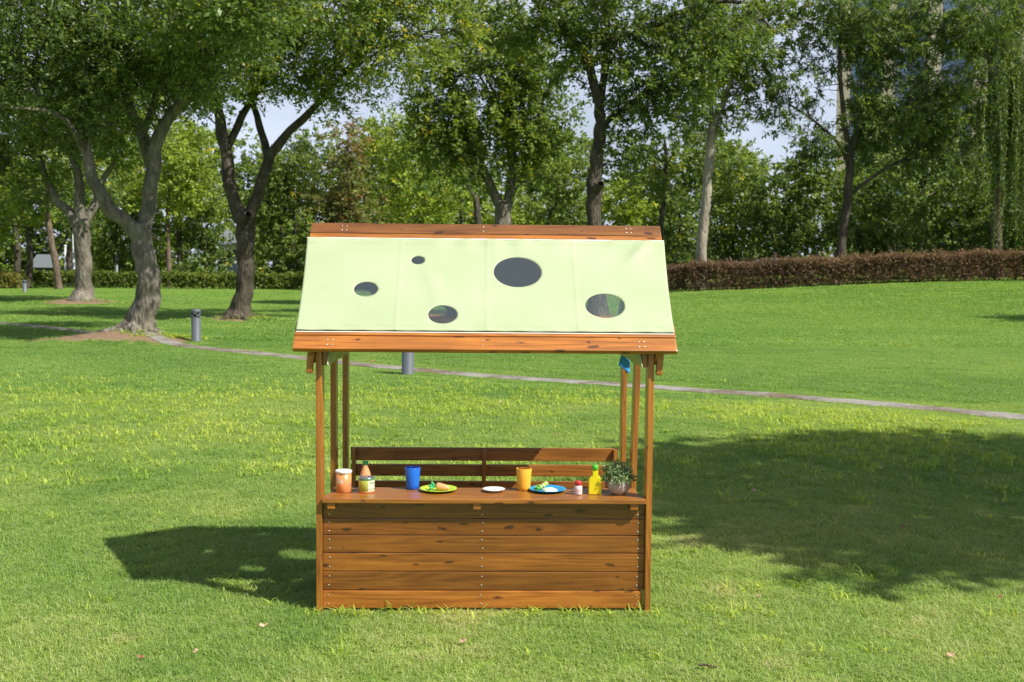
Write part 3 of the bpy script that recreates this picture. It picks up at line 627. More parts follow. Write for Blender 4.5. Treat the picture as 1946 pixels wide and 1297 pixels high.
tree('park_tree', 'round-crowned tree with a low fork rising behind the middle of the roof', 34.0,
     [[(950, 592, 0, 19), (953, 520, 0, 16), (955, 440, 0, 15.5), (957, 398, 0, 15.5), (958, 385, 0, 11)],
      [(953, 402, 0, 10), (942, 374, 0, 9.5), (924, 338, 0, 8.5), (905, 300, 0, 7.5), (886, 265, 0, 6), (868, 225, 0, 4)],
      [(961, 402, 0, 11), (970, 360, 0, 10), (973, 310, .2, 8), (966, 250, .3, 6), (976, 180, .3, 4)]],
     [(960, 245, 115, 66), (880, 205, 100, 72), (1012, 205, 75, 58), (1040, 285, 50, 50, .3), (835, 275, 66, 56), (900, 120, 105, 64), (992, 135, 80, 58), (1005, 335, 60, 24, 0, .6), (895, 330, 80, 26, 0, .5), (820, 180, 50, 50, 0, .7, 1, .15), (1060, 220, 30, 40, 0, .5), (925, 40, 90, 46, 0, .8)],
     LEAF_MID, BARK_GREY, 0.135, 0.066, 3.9, seed=12, sides=12, yellow=0.02)

tree('park_tree', 'tall dark-trunked tree with a branch scar, right of centre behind the roof', 28.0,
     [[(1136, 606, 0, 20), (1134, 540, 0, 16), (1130, 470, 0, 14.5), (1128, 410, 0, 14), (1129, 365, 0, 15), (1133, 315, 0, 12.5), (1139, 262, 0, 12), (1142, 228, 0, 11), (1136, 190, 0, 9)],
      [(1140, 205, 0, 9), (1126, 152, 0, 8.5), (1110, 108, 0, 7.5), (1070, 52, 0, 6), (1015, 0, 0, 5), (960, -50, 0, 3)],
      [(1139, 200, 0, 8), (1150, 135, .2, 7), (1155, 80, .3, 6), (1150, 0, .3, 4)],
      [(1143, 240, 0, 7), (1172, 216, .1, 6), (1213, 188, .1, 5), (1262, 158, .1, 3)],
      [(1155, 80, .3, 5), (1210, 62, .4, 5), (1262, 36, .5, 5), (1320, 14, .5, 4.5), (1375, 3, .5, 4), (1425, 12, .5, 3.5), (1462, 50, .5, 2.5)],
      [(1133, 360, -.2, 9), (1140, 352, -.36, 8), (1143, 349, -.42, 5)]],
     [(1055, 70, 110, 64), (1175, 60, 115, 72), (1275, 100, 95, 72), (1200, 155, 85, 50), (1295, 175, 62, 42), (1235, 225, 80, 36, 0, .8), (1345, 55, 80, 56), (975, 45, 80, 50), (1080, 135, 42, 20, 0, .6), (1165, 250, 30, 22, 0, .5), (1420, 60, 60, 40, 0, .6), (1150, -60, 250, 74, 0, .42, 1.6), (1190, 300, 60, 20, .5, .4), (1370, -40, 150, 50, 0, .36, 1.5)],
     LEAF_DEEP, BARK_DARK, 0.115, 0.056, 3.7, seed=15, sides=14, yellow=0.02)

tree('park_tree', 'slender pale smooth-barked tree rising behind the purple hedge', 48.0,
     [[(1331, 506, 0, 11), (1334, 460, 0, 10.5), (1340, 400, 0, 9.5), (1346, 330, 0, 9), (1352, 265, 0, 9), (1357, 228, 0, 8.5), (1358, 215, 0, 6)],
      [(1354, 235, 0, 6), (1349, 190, 0, 5), (1340, 140, 0, 4), (1345, 60, 0, 3)],
      [(1360, 232, 0, 6), (1380, 180, 0, 5), (1396, 130, 0, 4), (1410, 50, 0, 3)]],
     [(1372, 130, 80, 56), (1425, 85, 80, 58), (1330, 185, 52, 50), (1452, 165, 42, 42, 0, .6), (1400, 220, 52, 30, 0, .7), (1485, 45, 70, 50), (1400, 5, 110, 50), (1320, 90, 60, 60), (1300, 240, 40, 34, 0, .6), (1470, 215, 30, 40, 0, .35)],
     LEAF_MID, BARK_PALE, 0.19, 0.08, 3.5, seed=18, sides=10, yellow=0.02, flare=1.25, rough=0.04)

tree('park_tree', 'dark slim tree with narrow drooping leaves before the tall building', 47.0,
     [[(1592, 500, 0, 10), (1602, 440, 0, 8.5), (1611, 380, 0, 8), (1615, 320, 0, 8), (1616, 285, 0, 7), (1616, 275, 0, 5)],
      [(1614, 290, 0, 5), (1604, 225, 0, 5), (1598, 160, 0, 4), (1596, 100, 0, 3), (1602, 20, 0, 2)],
      [(1618, 290, 0, 6), (1638, 225, 0, 5), (1648, 165, 0, 4.5), (1658, 110, 0, 3.5), (1668, 40, 0, 2)],
      [(1616, 370, 0, 4), (1648, 345, 0, 3.5), (1700, 312, 0, 3), (1765, 296, 0, 2)],
      [(1620, 280, 0, 4), (1680, 228, 0, 3), (1742, 188, 0, 2)],
      [(1612, 310, 0, 4), (1592, 272, 0, 3), (1545, 228, 0, 2.4), (1502, 200, 0, 2)],
      [(1660, 110, 0, 3), (1740, 70, 0, 2.5), (1830, 60, 0, 2)]],
     [(1590, 85, 62, 50), (1645, 55, 70, 50), (1705, 115, 70, 40, 0, .7), (1765, 60, 100, 50, 0, .8), (1715, 235, 92, 48), (1560, 270, 50, 40, 0, .8), (1505, 205, 34, 46, 0, .5), (1486, 145, 40, 46, 0, .6), (1805, 215, 80, 56, 0, .9),
      (1625, 0, 110, 40, 0, .9), (1855, 60, 70, 46), (1780, 300, 80, 32, 0, .8), (1645, 150, 40, 40, 0, .5), (1555, 160, 26, 46, 0, .4), (1660, 265, 40, 30, 0, .7), (1800, 0, 110, 36, 0, .8), (1765, 160, 50, 30, 0, .6), (1845, 130, 50, 30, 0, .5), (1920, 20, 90, 44, -3.0, .9), (1680, 190, 60, 40, 0, .7), (1870, 180, 40, 40, 0, .5), (1620, 230, 30, 30, 0, .5)],
     LEAF_DEEP, BARK_DARK, 0.23, 0.062, 3.8, seed=21, sides=9, yellow=0.01, droop=0.35, flare=1.25, upbias=0.6)

# --- willow
def willow():
    d = 47.5; k = F_PX / d; r_ = np.random.default_rng(77)
    limbs = [[(1898, 485, 0, 12), (1894, 440, 0, 10), (1898, 370, 0, 9), (1908, 270, 0, 8), (1918, 170, 0, 7), (1926, 80, 0, 5), (1932, 10, 0, 3)],
             [(1908, 250, 0, 5), (1890, 170, -.4, 4), (1876, 100, -.7, 3), (1866, 60, -.8, 2)], [(1915, 200, 0, 5), (1950, 120, .3, 4), (1990, 60, .4, 3), (2030, 40, .5, 2)],
             [(1918, 150, 0, 4), (1905, 90, .5, 3), (1890, 50, .8, 2)]]
    parts = []; foot = None
    for li, lm in enumerate(limbs):
        pts = np.array([P(a, b_, d + z) for a, b_, z, _ in lm])
        if li == 0:
            gz = float(ground_h(pts[0][0], pts[0][1])); foot = np.array((pts[0][0], pts[0][1], gz)); pts[0][2] = gz - 0.05
        pa = catmull(pts, 5); parts.append(tube(pa, np.interp(np.linspace(0, len(lm) - 1, len(pa)), range(len(lm)), [q[3] / k for q in lm]), 9, 0.07, li))
    CE, AX, TI = [], [], []
    for s in range(430):
        sx = 1938 + r_.normal() * 38; sx = round(sx / 13) * 13 + r_.normal() * 2.6 
        if sx < 1846: continue
        top = 30 + 0.02 * (sx - 1930) ** 2 + r_.random() * 150; bot = top + 70 + r_.random() * 250
        if sx < 1880: bot = min(bot, 300 + 130 * r_.random())
        dz = r_.normal() * 1.1; p0 = P(sx, top, d + dz); p1 = P(sx + r_.normal() * 5, min(bot, 468), d + dz)
        n = int(np.linalg.norm(p1 - p0) / 0.045); t_ = np.linspace(0, 1, n)[:, None]
        c = p0 * (1 - t_) + p1 * t_ + np.stack([np.sin(t_[:, 0] * 5 + s) * 0.06, np.cos(t_[:, 0] * 4 + s) * 0.06, 0 * t_[:, 0]], -1)
        a = r_.normal(size=(n, 3)) * 0.45; a[:, 2] -= 1.0
        CE.append(c); AX.append(a); TI.append(np.clip(0.5 + 0.2 * r_.normal() + 0.12 * r_.normal(size=n), 0, 1))
    V = leaf_quads(np.vstack(CE), np.vstack(AX), 0.17, 0.045, r_, 0.35)
    root = empty('willow_tree', foot); Vt, Qt = join(parts)
    link('trunk', mesh_np('trunk', Vt - foot, Qt, True), BARK_BROWN, root)
    link('crown', mesh_np('crown', V - foot, np.arange(len(V)).reshape(-1, 4), False, {'tint': np.repeat(np.concatenate(TI), 4)}), LEAF_WILLOW, root)
    tag(root, 'weeping willow with long hanging strands at the right edge', 'tree')
willow()

# --- trees beyond the hedges
bgt = [
 ('thin reddish-brown trunk leaning left before the clipped green hedge', 52, [[(112, 553, 0, 7), (107, 510, 0, 6.5), (97, 455, 0, 6), (90, 410, 0, 5), (84, 370, 0, 4), (60, 320, 0, 2)]], [(70, 350, 70, 40), (120, 330, 60, 40), (40, 400, 50, 24, 0, .6)], LEAF_MID, BARK_BROWN, 31),
 ('dark trunk beside the low grey marker post at the yellow hedge', 54, [[(52, 548, 0, 6), (57, 500, 0, 5.5), (55, 455, 0, 5), (45, 420, 0, 4), (25, 385, 0, 3)]], [(20, 370, 70, 44), (60, 400, 46, 26, 0, .7), (-20, 420, 60, 40)], LEAF_LIME, BARK_DARK, 32),
 ('dark thick trunk half hidden at the far left edge', 57, [[(32, 535, 0, 7), (33, 490, 0, 6), (30, 440, 0, 5), (20, 400, 0, 3)]], [(10, 440, 56, 24, 0, .6), (-30, 380, 70, 50)], LEAF_MID, BARK_DARK, 33),
 ('dark trunk with a branch slanting up right, left of the pale poles', 57, [[(133, 537, 0, 6), (132, 500, 0, 5.5), (131, 470, 0, 5)], [(110, 480, 0, 3), (124, 455, 0, 3), (142, 425, 0, 2.5), (165, 390, 0, 2)]], [(185, 370, 60, 36), (120, 410, 40, 24, 0, .6)], LEAF_MID, BARK_DARK, 34),
 ('slim brown-barked tree behind the hedge, left of its darker twin', 58, [[(322, 540, 0, 6), (320, 480, 0, 5), (318, 430, 0, 5), (320, 400, 0, 4), (322, 350, 0, 2)]], [(300, 380, 60, 36), (350, 350, 60, 40), (320, 310, 70, 40), (290, 440, 36, 20, 0, .5)], LEAF_LIME, BARK_BROWN, 35),
 ('straight dark slim tree behind the hedge, right of its brown twin', 60, [[(345, 540, 0, 5.5), (341, 470, 0, 5), (339, 400, 0, 4.5), (338, 340, 0, 3.5), (340, 290, 0, 2)]], [(370, 300, 60, 50), (330, 260, 60, 50), (385, 380, 46, 40), (320, 430, 30, 20, 0, .5)], LEAF_LIME, BARK_DARK, 36),
 ('russet-tipped feathery tree rising behind the left end of the roof', 60, [[(660, 540, 0, 6), (660, 430, 0, 4.5), (661, 340, 0, 3.5), (663, 250, 0, 2)]], [(660, 270, 38, 46, 0, .7, 1, .25), (655, 340, 62, 46, 0, .8), (680, 400, 74, 40, 0, .8), (620, 400, 52, 40, 0, .8), (650, 455, 80, 30, 0, .8)], LEAF_RUST, BARK_BROWN, 37),
 ('bright yellow-green tree behind the left half of the roof', 66, [[(740, 540, 0, 6), (742, 430, 0, 5), (745, 330, 0, 4), (740, 250, 0, 2)]], [(740, 262, 52, 42), (720, 320, 62, 44), (775, 340, 52, 50), (700, 385, 66, 34), (790, 400, 66, 36), (745, 440, 90, 26)], LEAF_LIME, BARK_BROWN, 38),
 ('light yellow-green tree top showing left of the round-crowned tree', 52, [[(800, 545, 0, 6), (802, 430, 0, 5), (806, 330, 0, 4), (800, 240, 0, 2)]], [(795, 235, 36, 30, 0, .8), (780, 290, 44, 40), (830, 370, 60, 40), (770, 360, 50, 40), (800, 430, 80, 30)], LEAF_LIME, BARK_BROWN, 46),
 ('dark short trunk left of the low-forked tree behind the roof', 46, [[(908, 560, 0, 10), (909, 470, 0, 8), (908, 420, 0, 7.5), (904, 380, 0, 6), (888, 350, 0, 4), (870, 320, 0, 2)]], [(850, 330, 70, 40, 0, .9), (900, 350, 50, 26, 0, .6)], LEAF_MID, BARK_DARK, 39),
 ('thin dark sapling trunk just left of the short trunk behind the roof', 56, [[(877, 540, 0, 4.5), (876, 440, 0, 4), (878, 370, 0, 3)]], [(840, 400, 46, 24, 0, .7), (880, 380, 46, 30, 0, .7)], LEAF_LIME, BARK_DARK, 40),
 ('thin dark tree between the scarred trunk and the pale trunk', 52, [[(1250, 545, 0, 6), (1255, 450, 0, 5), (1261, 380, 0, 4.5), (1266, 310, 0, 4), (1262, 260, 0, 2)]], [(1250, 300, 46, 34, 0, .7), (1280, 350, 46, 34, 0, .7), (1230, 360, 40, 30, 0, .6)], LEAF_MID, BARK_DARK, 41),
 ('thin sapling leaning right between the two trunks behind the roof', 54, [[(1020, 560, 0, 4), (1040, 425, 0, 3.5), (1056, 390, 0, 3), (1064, 330, 0, 2)]], [(1060, 320, 44, 46), (1040, 390, 50, 30, 0, .8), (1085, 380, 34, 40)], LEAF_MID, BARK_DARK, 42),
 ('broad dark green tree behind the hedge, left of the bright green thicket', 62, [[(548, 545, 0, 7), (545, 480, 0, 6), (540, 400, 0, 5), (545, 330, 0, 3)]], [(530, 350, 60, 56), (575, 320, 46, 60), (560, 420, 70, 50), (500, 430, 50, 50), (600, 260, 30, 36, 0, .5)], LEAF_MID, BARK_DARK, 43),
 ('broad dark tree directly before the tall building, left of the willow', 58, [[(1745, 540, 0, 9), (1748, 430, 0, 8), (1752, 330, 0, 7), (1758, 240, 0, 5), (1765, 150, 0, 3)]], [(1700, 215, 66, 46), (1775, 200, 60, 40, 0, .8), (1830, 250, 56, 56), (1660, 290, 60, 44), (1740, 290, 80, 40), (1810, 320, 66, 46), (1700, 40, 70, 36, 0, .7), (1870, 90, 50, 50, 0, .8), (1660, 90, 40, 50, 0, .6), (1880, 300, 50, 60, 0, .8), (1640, 200, 30, 40, 0, .6)], LEAF_DEEP, BARK_DARK, 45),
 ('bluish conifer-like tree by the white booth behind the hedge', 60, [[(392, 545, 0, 4), (392, 470, 0, 3), (392, 430, 0, 2)]], [(392, 500, 46, 30), (385, 460, 32, 24), (400, 430, 26, 34), (378, 440, 16, 30)], LEAF_DEEP, BARK_BROWN, 44),
]
for (lab, d, limbs, lobes, lf, bk, sd_) in bgt:
    tree('slim_tree', lab, d, limbs, lobes, lf, bk, 0.20, 0.10, 3.4, seed=sd_, sides=8, flare=1.2, twigs=2, group='slim trees beyond the hedges', yellow=0.02, spray=0.45)

# --- tall shrubs that fill the space under the crowns
shr = [
 ('bright green rounded shrub left of the scarred dark trunk', 60, [(1085, 410, 40, 40), (1070, 470, 60, 40)], LEAF_MID, 50),
 ('yellow-green leafy shrub between the scarred trunk and the pale trunk', 58, [(1180, 390, 56, 44), (1215, 430, 60, 40), (1190, 480, 70, 40)], LEAF_LIME, 51),
 ('dark shrub against the left side of the pale trunk', 54, [(1290, 420, 46, 50), (1300, 480, 50, 30), (1270, 360, 30, 30)], LEAF_DEEP, 52),
 ('tall mid-green shrub right of the pale trunk', 56, [(1395, 330, 56, 60), (1410, 410, 66, 50), (1390, 470, 50, 30)], LEAF_MID, 53),
 ('dark green shrub mass left of the slim leaning trunk', 53, [(1490, 370, 62, 56), (1470, 440, 70, 46), (1545, 320, 50, 46), (1540, 430, 56, 50)], LEAF_DEEP, 54),
 ('very dark low shrub right of the slim leaning trunk', 52, [(1650, 430, 56, 46), (1690, 460, 56, 34), (1655, 370, 40, 40)], LEAF_DEEP, 55),
 ('pale green drooping shrub in front of the dark thicket on the right', 54, [(1740, 350, 56, 50), (1750, 420, 46, 50), (1700, 320, 50, 30)], LEAF_PALE, 56),
 ('dark shrub left of the willow strands', 52, [(1830, 360, 50, 56), (1835, 430, 56, 46), (1800, 460, 50, 30)], LEAF_DEEP, 57),
 ('mid-green shrub behind the left hedge, between the large grey trunks', 59, [(220, 470, 50, 36), (250, 420, 50, 40), (215, 515, 40, 24)], LEAF_MID, 58),
 ('leafy yellow-green shrub behind the straight grey trunk', 62, [(250, 350, 60, 40), (300, 490, 46, 36), (265, 500, 40, 30)], LEAF_LIME, 59),
 ('green shrub behind the hedge touching the left gable end', 58, [(560, 500, 46, 36), (590, 460, 40, 46), (520, 500, 36, 30)], LEAF_MID, 60),
 ('bright bush peeking over the ridge beside the yellow-green tree', 60, [(820, 400, 50, 40), (800, 450, 60, 40), (850, 460, 50, 30)], LEAF_LIME, 61),
 ('round green bush directly behind the low-forked trunk', 58, [(980, 420, 50, 44), (1000, 470, 60, 40), (940, 450, 50, 40)], LEAF_LIME, 62),
 ('dense shrub behind the hedge at the right edge', 50, [(1930, 430, 60, 50), (1990, 400, 60, 70), (1880, 450, 40, 30)], LEAF_DEEP, 63),
]
for (lab, d, lobes, lf, sd_) in shr:
    px0 = lobes[0][0]; limbs = [[(px0, 540, 0, 4), (px0 - 3, 480, 0, 3), (px0 + 4, 420, 0, 2)], [(px0, 520, 0, 3), (px0 + 16, 470, .3, 2), (px0 + 22, 420, .4, 1.4)], [(px0, 520, 0, 3), (px0 - 18, 470, -.3, 2), (px0 - 24, 430, -.4, 1.4)]]
    o = tree('tall_shrub', lab, d, limbs, lobes, lf, BARK_DARK, 0.20, 0.105, 3.8, seed=sd_, sides=6, flare=1.0, twigs=1, group='tall shrubs beyond the hedges', spray=0.45, yellow=0.02)
    o['category'] = 'shrub'

# --- out-of-frame trees whose shade falls into the picture
def offtree(lab, foot, lobes, seed):
    foot = np.array((foot[0], foot[1], float(ground_h(foot[0], foot[1])))); parts = []
    top = np.mean([l_[0] for l_ in lobes], axis=0)
    pa = catmull([foot - np.array((0, 0, .06)), foot + (0.05, 0, 1.2), foot + (0, .05, 2.4), (foot * 0.4 + top * 0.6)], 6); parts.append(tube(pa, np.linspace(.2, .09, len(pa)), 10, .06, 1))
    for c, r3 in lobes:
        st = pa[-4]; p_ = catmull([st, (st + np.array(c)) / 2 + (0, 0, .15), c], 5); parts.append(tube(p_, np.linspace(.07, .02, len(p_)), 6, .05, 2))
    root = empty('park_tree', foot); V, Q = join(parts); link('trunk', mesh_np('trunk', V - foot, Q, True), BARK_GREY, root)
    V, Q, T = foliage([(np.array(c), r3, 1.0, 1.0, 0) for c, r3 in lobes], 0.13, 0.065, 6.0, seed, gap=-0.70)
    link('crown', mesh_np('crown', V - foot, Q, False, {'tint': T}), LEAF_DEEP, root)
    tag(root, lab, 'tree')
SX, SY = SUN.x / SUN.z, SUN.y / SUN.z
def over(x, y, h): return (x + SX * h, y + SY * h, h)
offtree('tree standing just outside the right edge, shading the lawn beside the stall', (8.9, 4.6),
        [(over(2.2, 6.2, 5.0), (1.35, 1.5, .6)), (over(3.9, 6.2, 5.3), (1.5, 1.7, .7)), (over(1.65, 7.6, 5.2), (.75, .7, .4)), (over(3.2, 7.8, 5.5), (1.4, 0.85, .5)), (over(5.4, 6.4, 5.6), (1.5, 1.9, .8)), (over(2.6, 5.2, 5.0), (1.5, .55, .4)), (over(1.35, 6.5, 4.9), (.6, .8, .4)), (over(4.4, 5.0, 5.2), (1.4, .7, .4)), (over(5.0, 7.9, 5.4), (1.3, .8, .5)), (over(1.4, 5.6, 4.8), (.6, .35, .3)), (over(3.4, 6.9, 5.8), (1.6, 1.1, .5))], 91)
offtree('tree beyond the right edge whose shade tip reaches the far lawn', (19.6, 26.0),
        [(over(13.6, 27.8, 5.0), (1.7, 1.9, .9)), (over(15.6, 27.4, 5.4), (1.8, 2.0, 1.1))], 92)

# --- far wood: reads as one mass
def far_wood():
    lobes = []; r_ = np.random.default_rng(5)
    for i in range(66):
        px = -760 + i * 54 + r_.normal() * 12; d = 74 + r_.random() * 8; top = 235 + 70 * r_.random()
        if 550 < px < 610: top += 30
        if 1400 < px < 1620: top += 30
        for py in np.arange(top + 40, 560, 62):
            c = P(px + r_.normal() * 18, py, d + r_.normal() * 1.2); kk = F_PX / d; lobes.append((c, (52 / kk, 44 / kk, 46 / kk), 0.8, 1.0, r_.normal() * 0.12))
    V, Q, T = foliage(lobes, 0.30, 0.16, 3.0, 66, spray=0.6, gap=-0.55)
    o = link('far_wood', mesh_np('far_wood', V, Q, False, {'tint': T}), LEAF_MID); tag(o, 'far mass of mixed green woodland closing the park', 'woodland', kind='stuff')
far_wood()

# ------------------------------------------------------------------ hedges
def hedge(name, label, p0, p1, depth, height, leaf, leafL, leafW, lai, seed, wild=0.0, cat='hedge'):
    p0 = np.array(p0, float); p1 = np.array(p1, float); r_ = np.random.default_rng(seed); Lh = np.linalg.norm(p1 - p0); u = (p1 - p0) / Lh; v = np.array((-u[1], u[0]))
    foot = np.array(((p0[0] + p1[0]) / 2, (p0[1] + p1[1]) / 2, 0)); foot[2] = ground_h(foot[0], foot[1])
    n = int(Lh * (2 * height + depth) * lai / (leafL * leafW * 0.5) / 8)
    s = r_.random(n) * Lh; face = r_.random(n)
    dv = np.where(face < .42, -depth / 2 + np.abs(r_.normal(size=n)) * .10, np.where(face < .84, (r_.random(n) - .5) * depth, depth / 2 - np.abs(r_.normal(size=n)) * .1))
    hz = np.where((face >= .42) & (face < .84), height - np.abs(r_.normal(size=n)) * .08, r_.random(n) ** 0.8 * height)
    bump = 0.03 * np.sin(s * 1.7 + seed) + 0.025 * np.sin(s * 4.1) + 0.03 * r_.normal(size=n)
    hz = np.clip(hz + bump * (hz / height), 0.02, None) + (r_.random(n) < .05 * wild) * r_.random(n) * 0.28
    xy = p0[None] + u[None] * s[:, None] + v[None] * (dv + bump * 0.7)[:, None]
    pos = np.stack([xy[:, 0], xy[:, 1], ground_h(xy[:, 0], xy[:, 1]) + hz], -1)
    sdir = r_.normal(size=(n, 3)) * .6; sdir[:, 2] += .6; sdir[:, :2] += v[None] * np.sign(dv)[:, None] * .4; sdir /= np.linalg.norm(sdir, axis=1)[:, None]
    per = 8; t_ = r_.random((n, per)) * .16
    cen = pos[:, None] + sdir[:, None] * t_[:, :, None] + r_.normal(size=(n, per, 3)) * .03
    ax = sdir[:, None] + r_.normal(size=(n, per, 3)) * .7
    V = leaf_quads(cen.reshape(-1, 3), ax.reshape(-1, 3), leafL, leafW, r_, .6)
    ct = .45 + .2 * fbm3(pos, 1.1, seed) + .12 * r_.normal(size=n); T = np.repeat(np.clip(ct[:, None] + .15 * r_.normal(size=(n, per)), 0, 1).ravel(), 4)
    parts = []
    for i in range(int(Lh * 2.2)):
        q = p0 + u * (r_.random() * Lh) + v * r_.normal() * depth * .12; z = ground_h(q[0], q[1])
        for b_ in range(3):
            e = np.array((q[0] + r_.normal() * .15, q[1] + r_.normal() * .15, z + height * (.75 + .22 * r_.random()))); st = np.array((q[0], q[1], z - .03))
            parts.append(tube(catmull([st, (st + e) / 2 + r_.normal(size=3) * .04, e], 3), np.linspace(.014, .004, 7), 4))
    if wild:
        for i in range(int(Lh * 26 * wild)):
            s_ = r_.random() * Lh; q = p0 + u * s_ + v * (r_.random() - .5) * depth * .9; z = ground_h(q[0], q[1]) + height * .9
            st = np.array((q[0], q[1], z)); e = st + np.array((r_.normal() * .07, r_.normal() * .07, .12 + .22 * r_.random() * (0.5 + vnoise([s_], [0], .6, 3)[0])))
            parts.append(tube(np.array([st, (st + e) / 2, e]), [.006, .005, .003], 3))
    root = empty(name, foot); Vb, Qb = join(parts)
    link('branches', mesh_np('branches', Vb - foot, Qb), BARK_BROWN, root)['kind'] = 'stuff'
    link('foliage', mesh_np('foliage', V - foot, np.arange(len(V)).reshape(-1, 4), False, {'tint': T}), leaf, root)['kind'] = 'stuff'
    tag(root, label, cat)
g = lambda px, d: (P(px, 520, d)[0], d)
hedge('clipped_hedge', 'long purple-brown hedge with wispy top along the right lawn', g(1308, 46.2), g(2500, 43.0), 1.0, 0.98, LEAF_PURPLE, 0.075, 0.034, 3.4, 1, wild=1.0)
hedge('clipped_hedge', 'short brown-green hedge end beside the right gable of the roof', g(1225, 46.8), g(1306, 46.5), 0.9, 0.98, LEAF_PURPLE, 0.075, 0.036, 3.4, 2, wild=.6)
hedge('clipped_hedge', 'long clipped green hedge behind the left trees', g(58, 55.5), g(760, 56.5), 0.9, 0.66, LEAF_HEDGE, 0.12, 0.065, 3.2, 3, wild=.0)
hedge('clipped_hedge', 'pale yellow hedge at the far left edge', g(-420, 52.0), g(42, 53.0), 1.0, 0.62, LEAF_GOLD, 0.10, 0.05, 3.4, 4, wild=.0)


# ------------------------------------------------------------------ market stall
stall = empty('market_stall', STALL, YAW, 0.5)
tag(stall, 'wooden play market stall with pale green fabric roof standing on the lawn', 'market stall')
SCREW = plain('screw_steel', (0.55, 0.55, 0.53), 0.35, metal=0.9)
screw_me = lathe('screw', [(0.0001, -0.0008), (0.0030, -0.0008), (0.0030, 0.0006), (0.0022, 0.0014), (0.0001, 0.0016)], 10, True, False, False)
screw_me.materials.append(SCREW)
_mesh_cache = {}
def plank(name, ctr, size, rot=(0, 0, 0), tone=(1, 1, 1), bev=0.003, parent=None):
    """a bevelled board; its long side is local x"""
    key = (round(size[0], 4), round(size[1], 4), round(size[2], 4), bev)
    if key not in _mesh_cache:
        me = box_mesh(name, *size, bev); me.materials.append(WOOD); _mesh_cache[key] = me
    o = link(name, _mesh_cache[key], None, parent or stall, ctr, rot); o.color = (*tone, 1)
    return o
def screw(parent, loc, rot=(0, 0, 0)):
    return link('screw', screw_me, None, parent, loc, rot)
UP = (0, R(-90), 0)                                  # local x -> up
XP = 0.597; TH = math.atan2(0.462, 0.470); RY = 0.42; RZ = 1.424
def roof_z(y): return RZ - abs(y - RY) * math.tan(TH)
# posts: front, middle, rear on both sides
for sx in (-1, 1):
    for y0, zt in ((0.035, roof_z(0.0) - 0.034), (RY, RZ - 0.085), (2 * RY - 0.035, roof_z(2 * RY) - 0.034)):
        lean = R(1.3) if (sx > 0 and y0 == RY) else 0.0
        plank('post', (sx * XP, y0, zt / 2 - 0.005), (zt + 0.01, 0.07, 0.022), (0, R(-90) + lean, 0), (1.05, 1.02, 1.0))
# front boards with screws
seams = [0.011, 0.077, 0.147, 0.215, 0.280, 0.342, 0.4035]
PT = 0.016; PY = 0.016 + PT / 2
tones = [(1.18, 1.06, .95), (.66, .61, .55), (.86, .79, .70), (.74, .68, .61), (.64, .54, .49), (.58, .53, .48)]
for i in range(6):
    z0, z1 = seams[i] + 0.0012, seams[i + 1] - 0.0012
    dx = 0.006 if i == 0 else 0
    b_ = plank('front_board', (-dx / 2, PY - (0.005 if i == 0 else 0), (z0 + z1) / 2), (2 * (XP - 0.0115) - dx, PT, z1 - z0), (0, 0, 0), tones[i], 0.0025)
    for xs in (-0.562, -0.008, 0.560):
        for zs in (-0.016, 0.016): screw(b_, (xs + random.uniform(-.002, .002), -PT / 2 - 0.0002, zs), (R(90), 0, 0))
# inner battens the boards are screwed to
for xs in (-0.556, -0.008, 0.556): plank('batten', (xs, PY + PT / 2 + 0.0115, 0.205), (0.38, 0.022, 0.036), UP)
# counter of three boards, on cleats
CT = 0.421
for i, (y0, w_) in enumerate(((-0.022, 0.074), (0.0545, 0.070), (0.127, 0.070))):
    plank('counter_board', (0, y0 + w_ / 2, CT - 0.0085), (2 * (XP - 0.0115) - 0.002 if i == 0 else 2 * (XP - 0.0115) - 0.03, w_, 0.017), (0, 0, 0), (.92, .90, .95), 0.003)
for xs in (-0.552, -0.028, 0.541):
    plank('cleat', (xs, -0.002, CT - 0.017 - 0.0115), (0.029, 0.026, 0.023), (0, 0, 0), (1.1, 1.0, .98), 0.004)
    plank('counter_bearer', (xs, 0.118, CT - 0.017 - 0.0125), (0.150, 0.024, 0.024), (0, 0, R(90)))
# bench at the back
for y0 in (0.52, 0.60, 0.68): plank('seat_board', (0, y0, 0.225), (1.10, 0.072, 0.018))
for xs in (-0.53, 0, 0.53): plank('seat_bearer', (xs, 0.60, 0.203), (0.26, 0.03, 0.025), (0, 0, R(90)))
for xs in (-0.53, 0.53): 
    for yy in (0.50, 0.70): plank('bench_leg', (xs, yy, 0.094), (0.195, 0.03, 0.03), UP)
for z0, z1 in ((0.423, 0.480), (0.356, 0.407), (0.282, 0.335)):
    plank('backrest_slat', (0, 0.795, (z0 + z1) / 2), (1.150, 0.014, z1 - z0), (0, 0, 0), (.88, .88, .9))
for xs, zt in ((-0.560, 0.478), (-0.003, 0.475), (0.562, 0.478)):
    plank('backrest_upright', (xs, 0.777, (0.19 + zt) / 2), (zt - 0.19, 0.020, 0.018), UP)
# side rails
for sx in (-1, 1):
    plank('side_rail', (sx * (XP - 0.019), RY, 0.150), (0.70, 0.015, 0.060), (0, 0, R(90)))
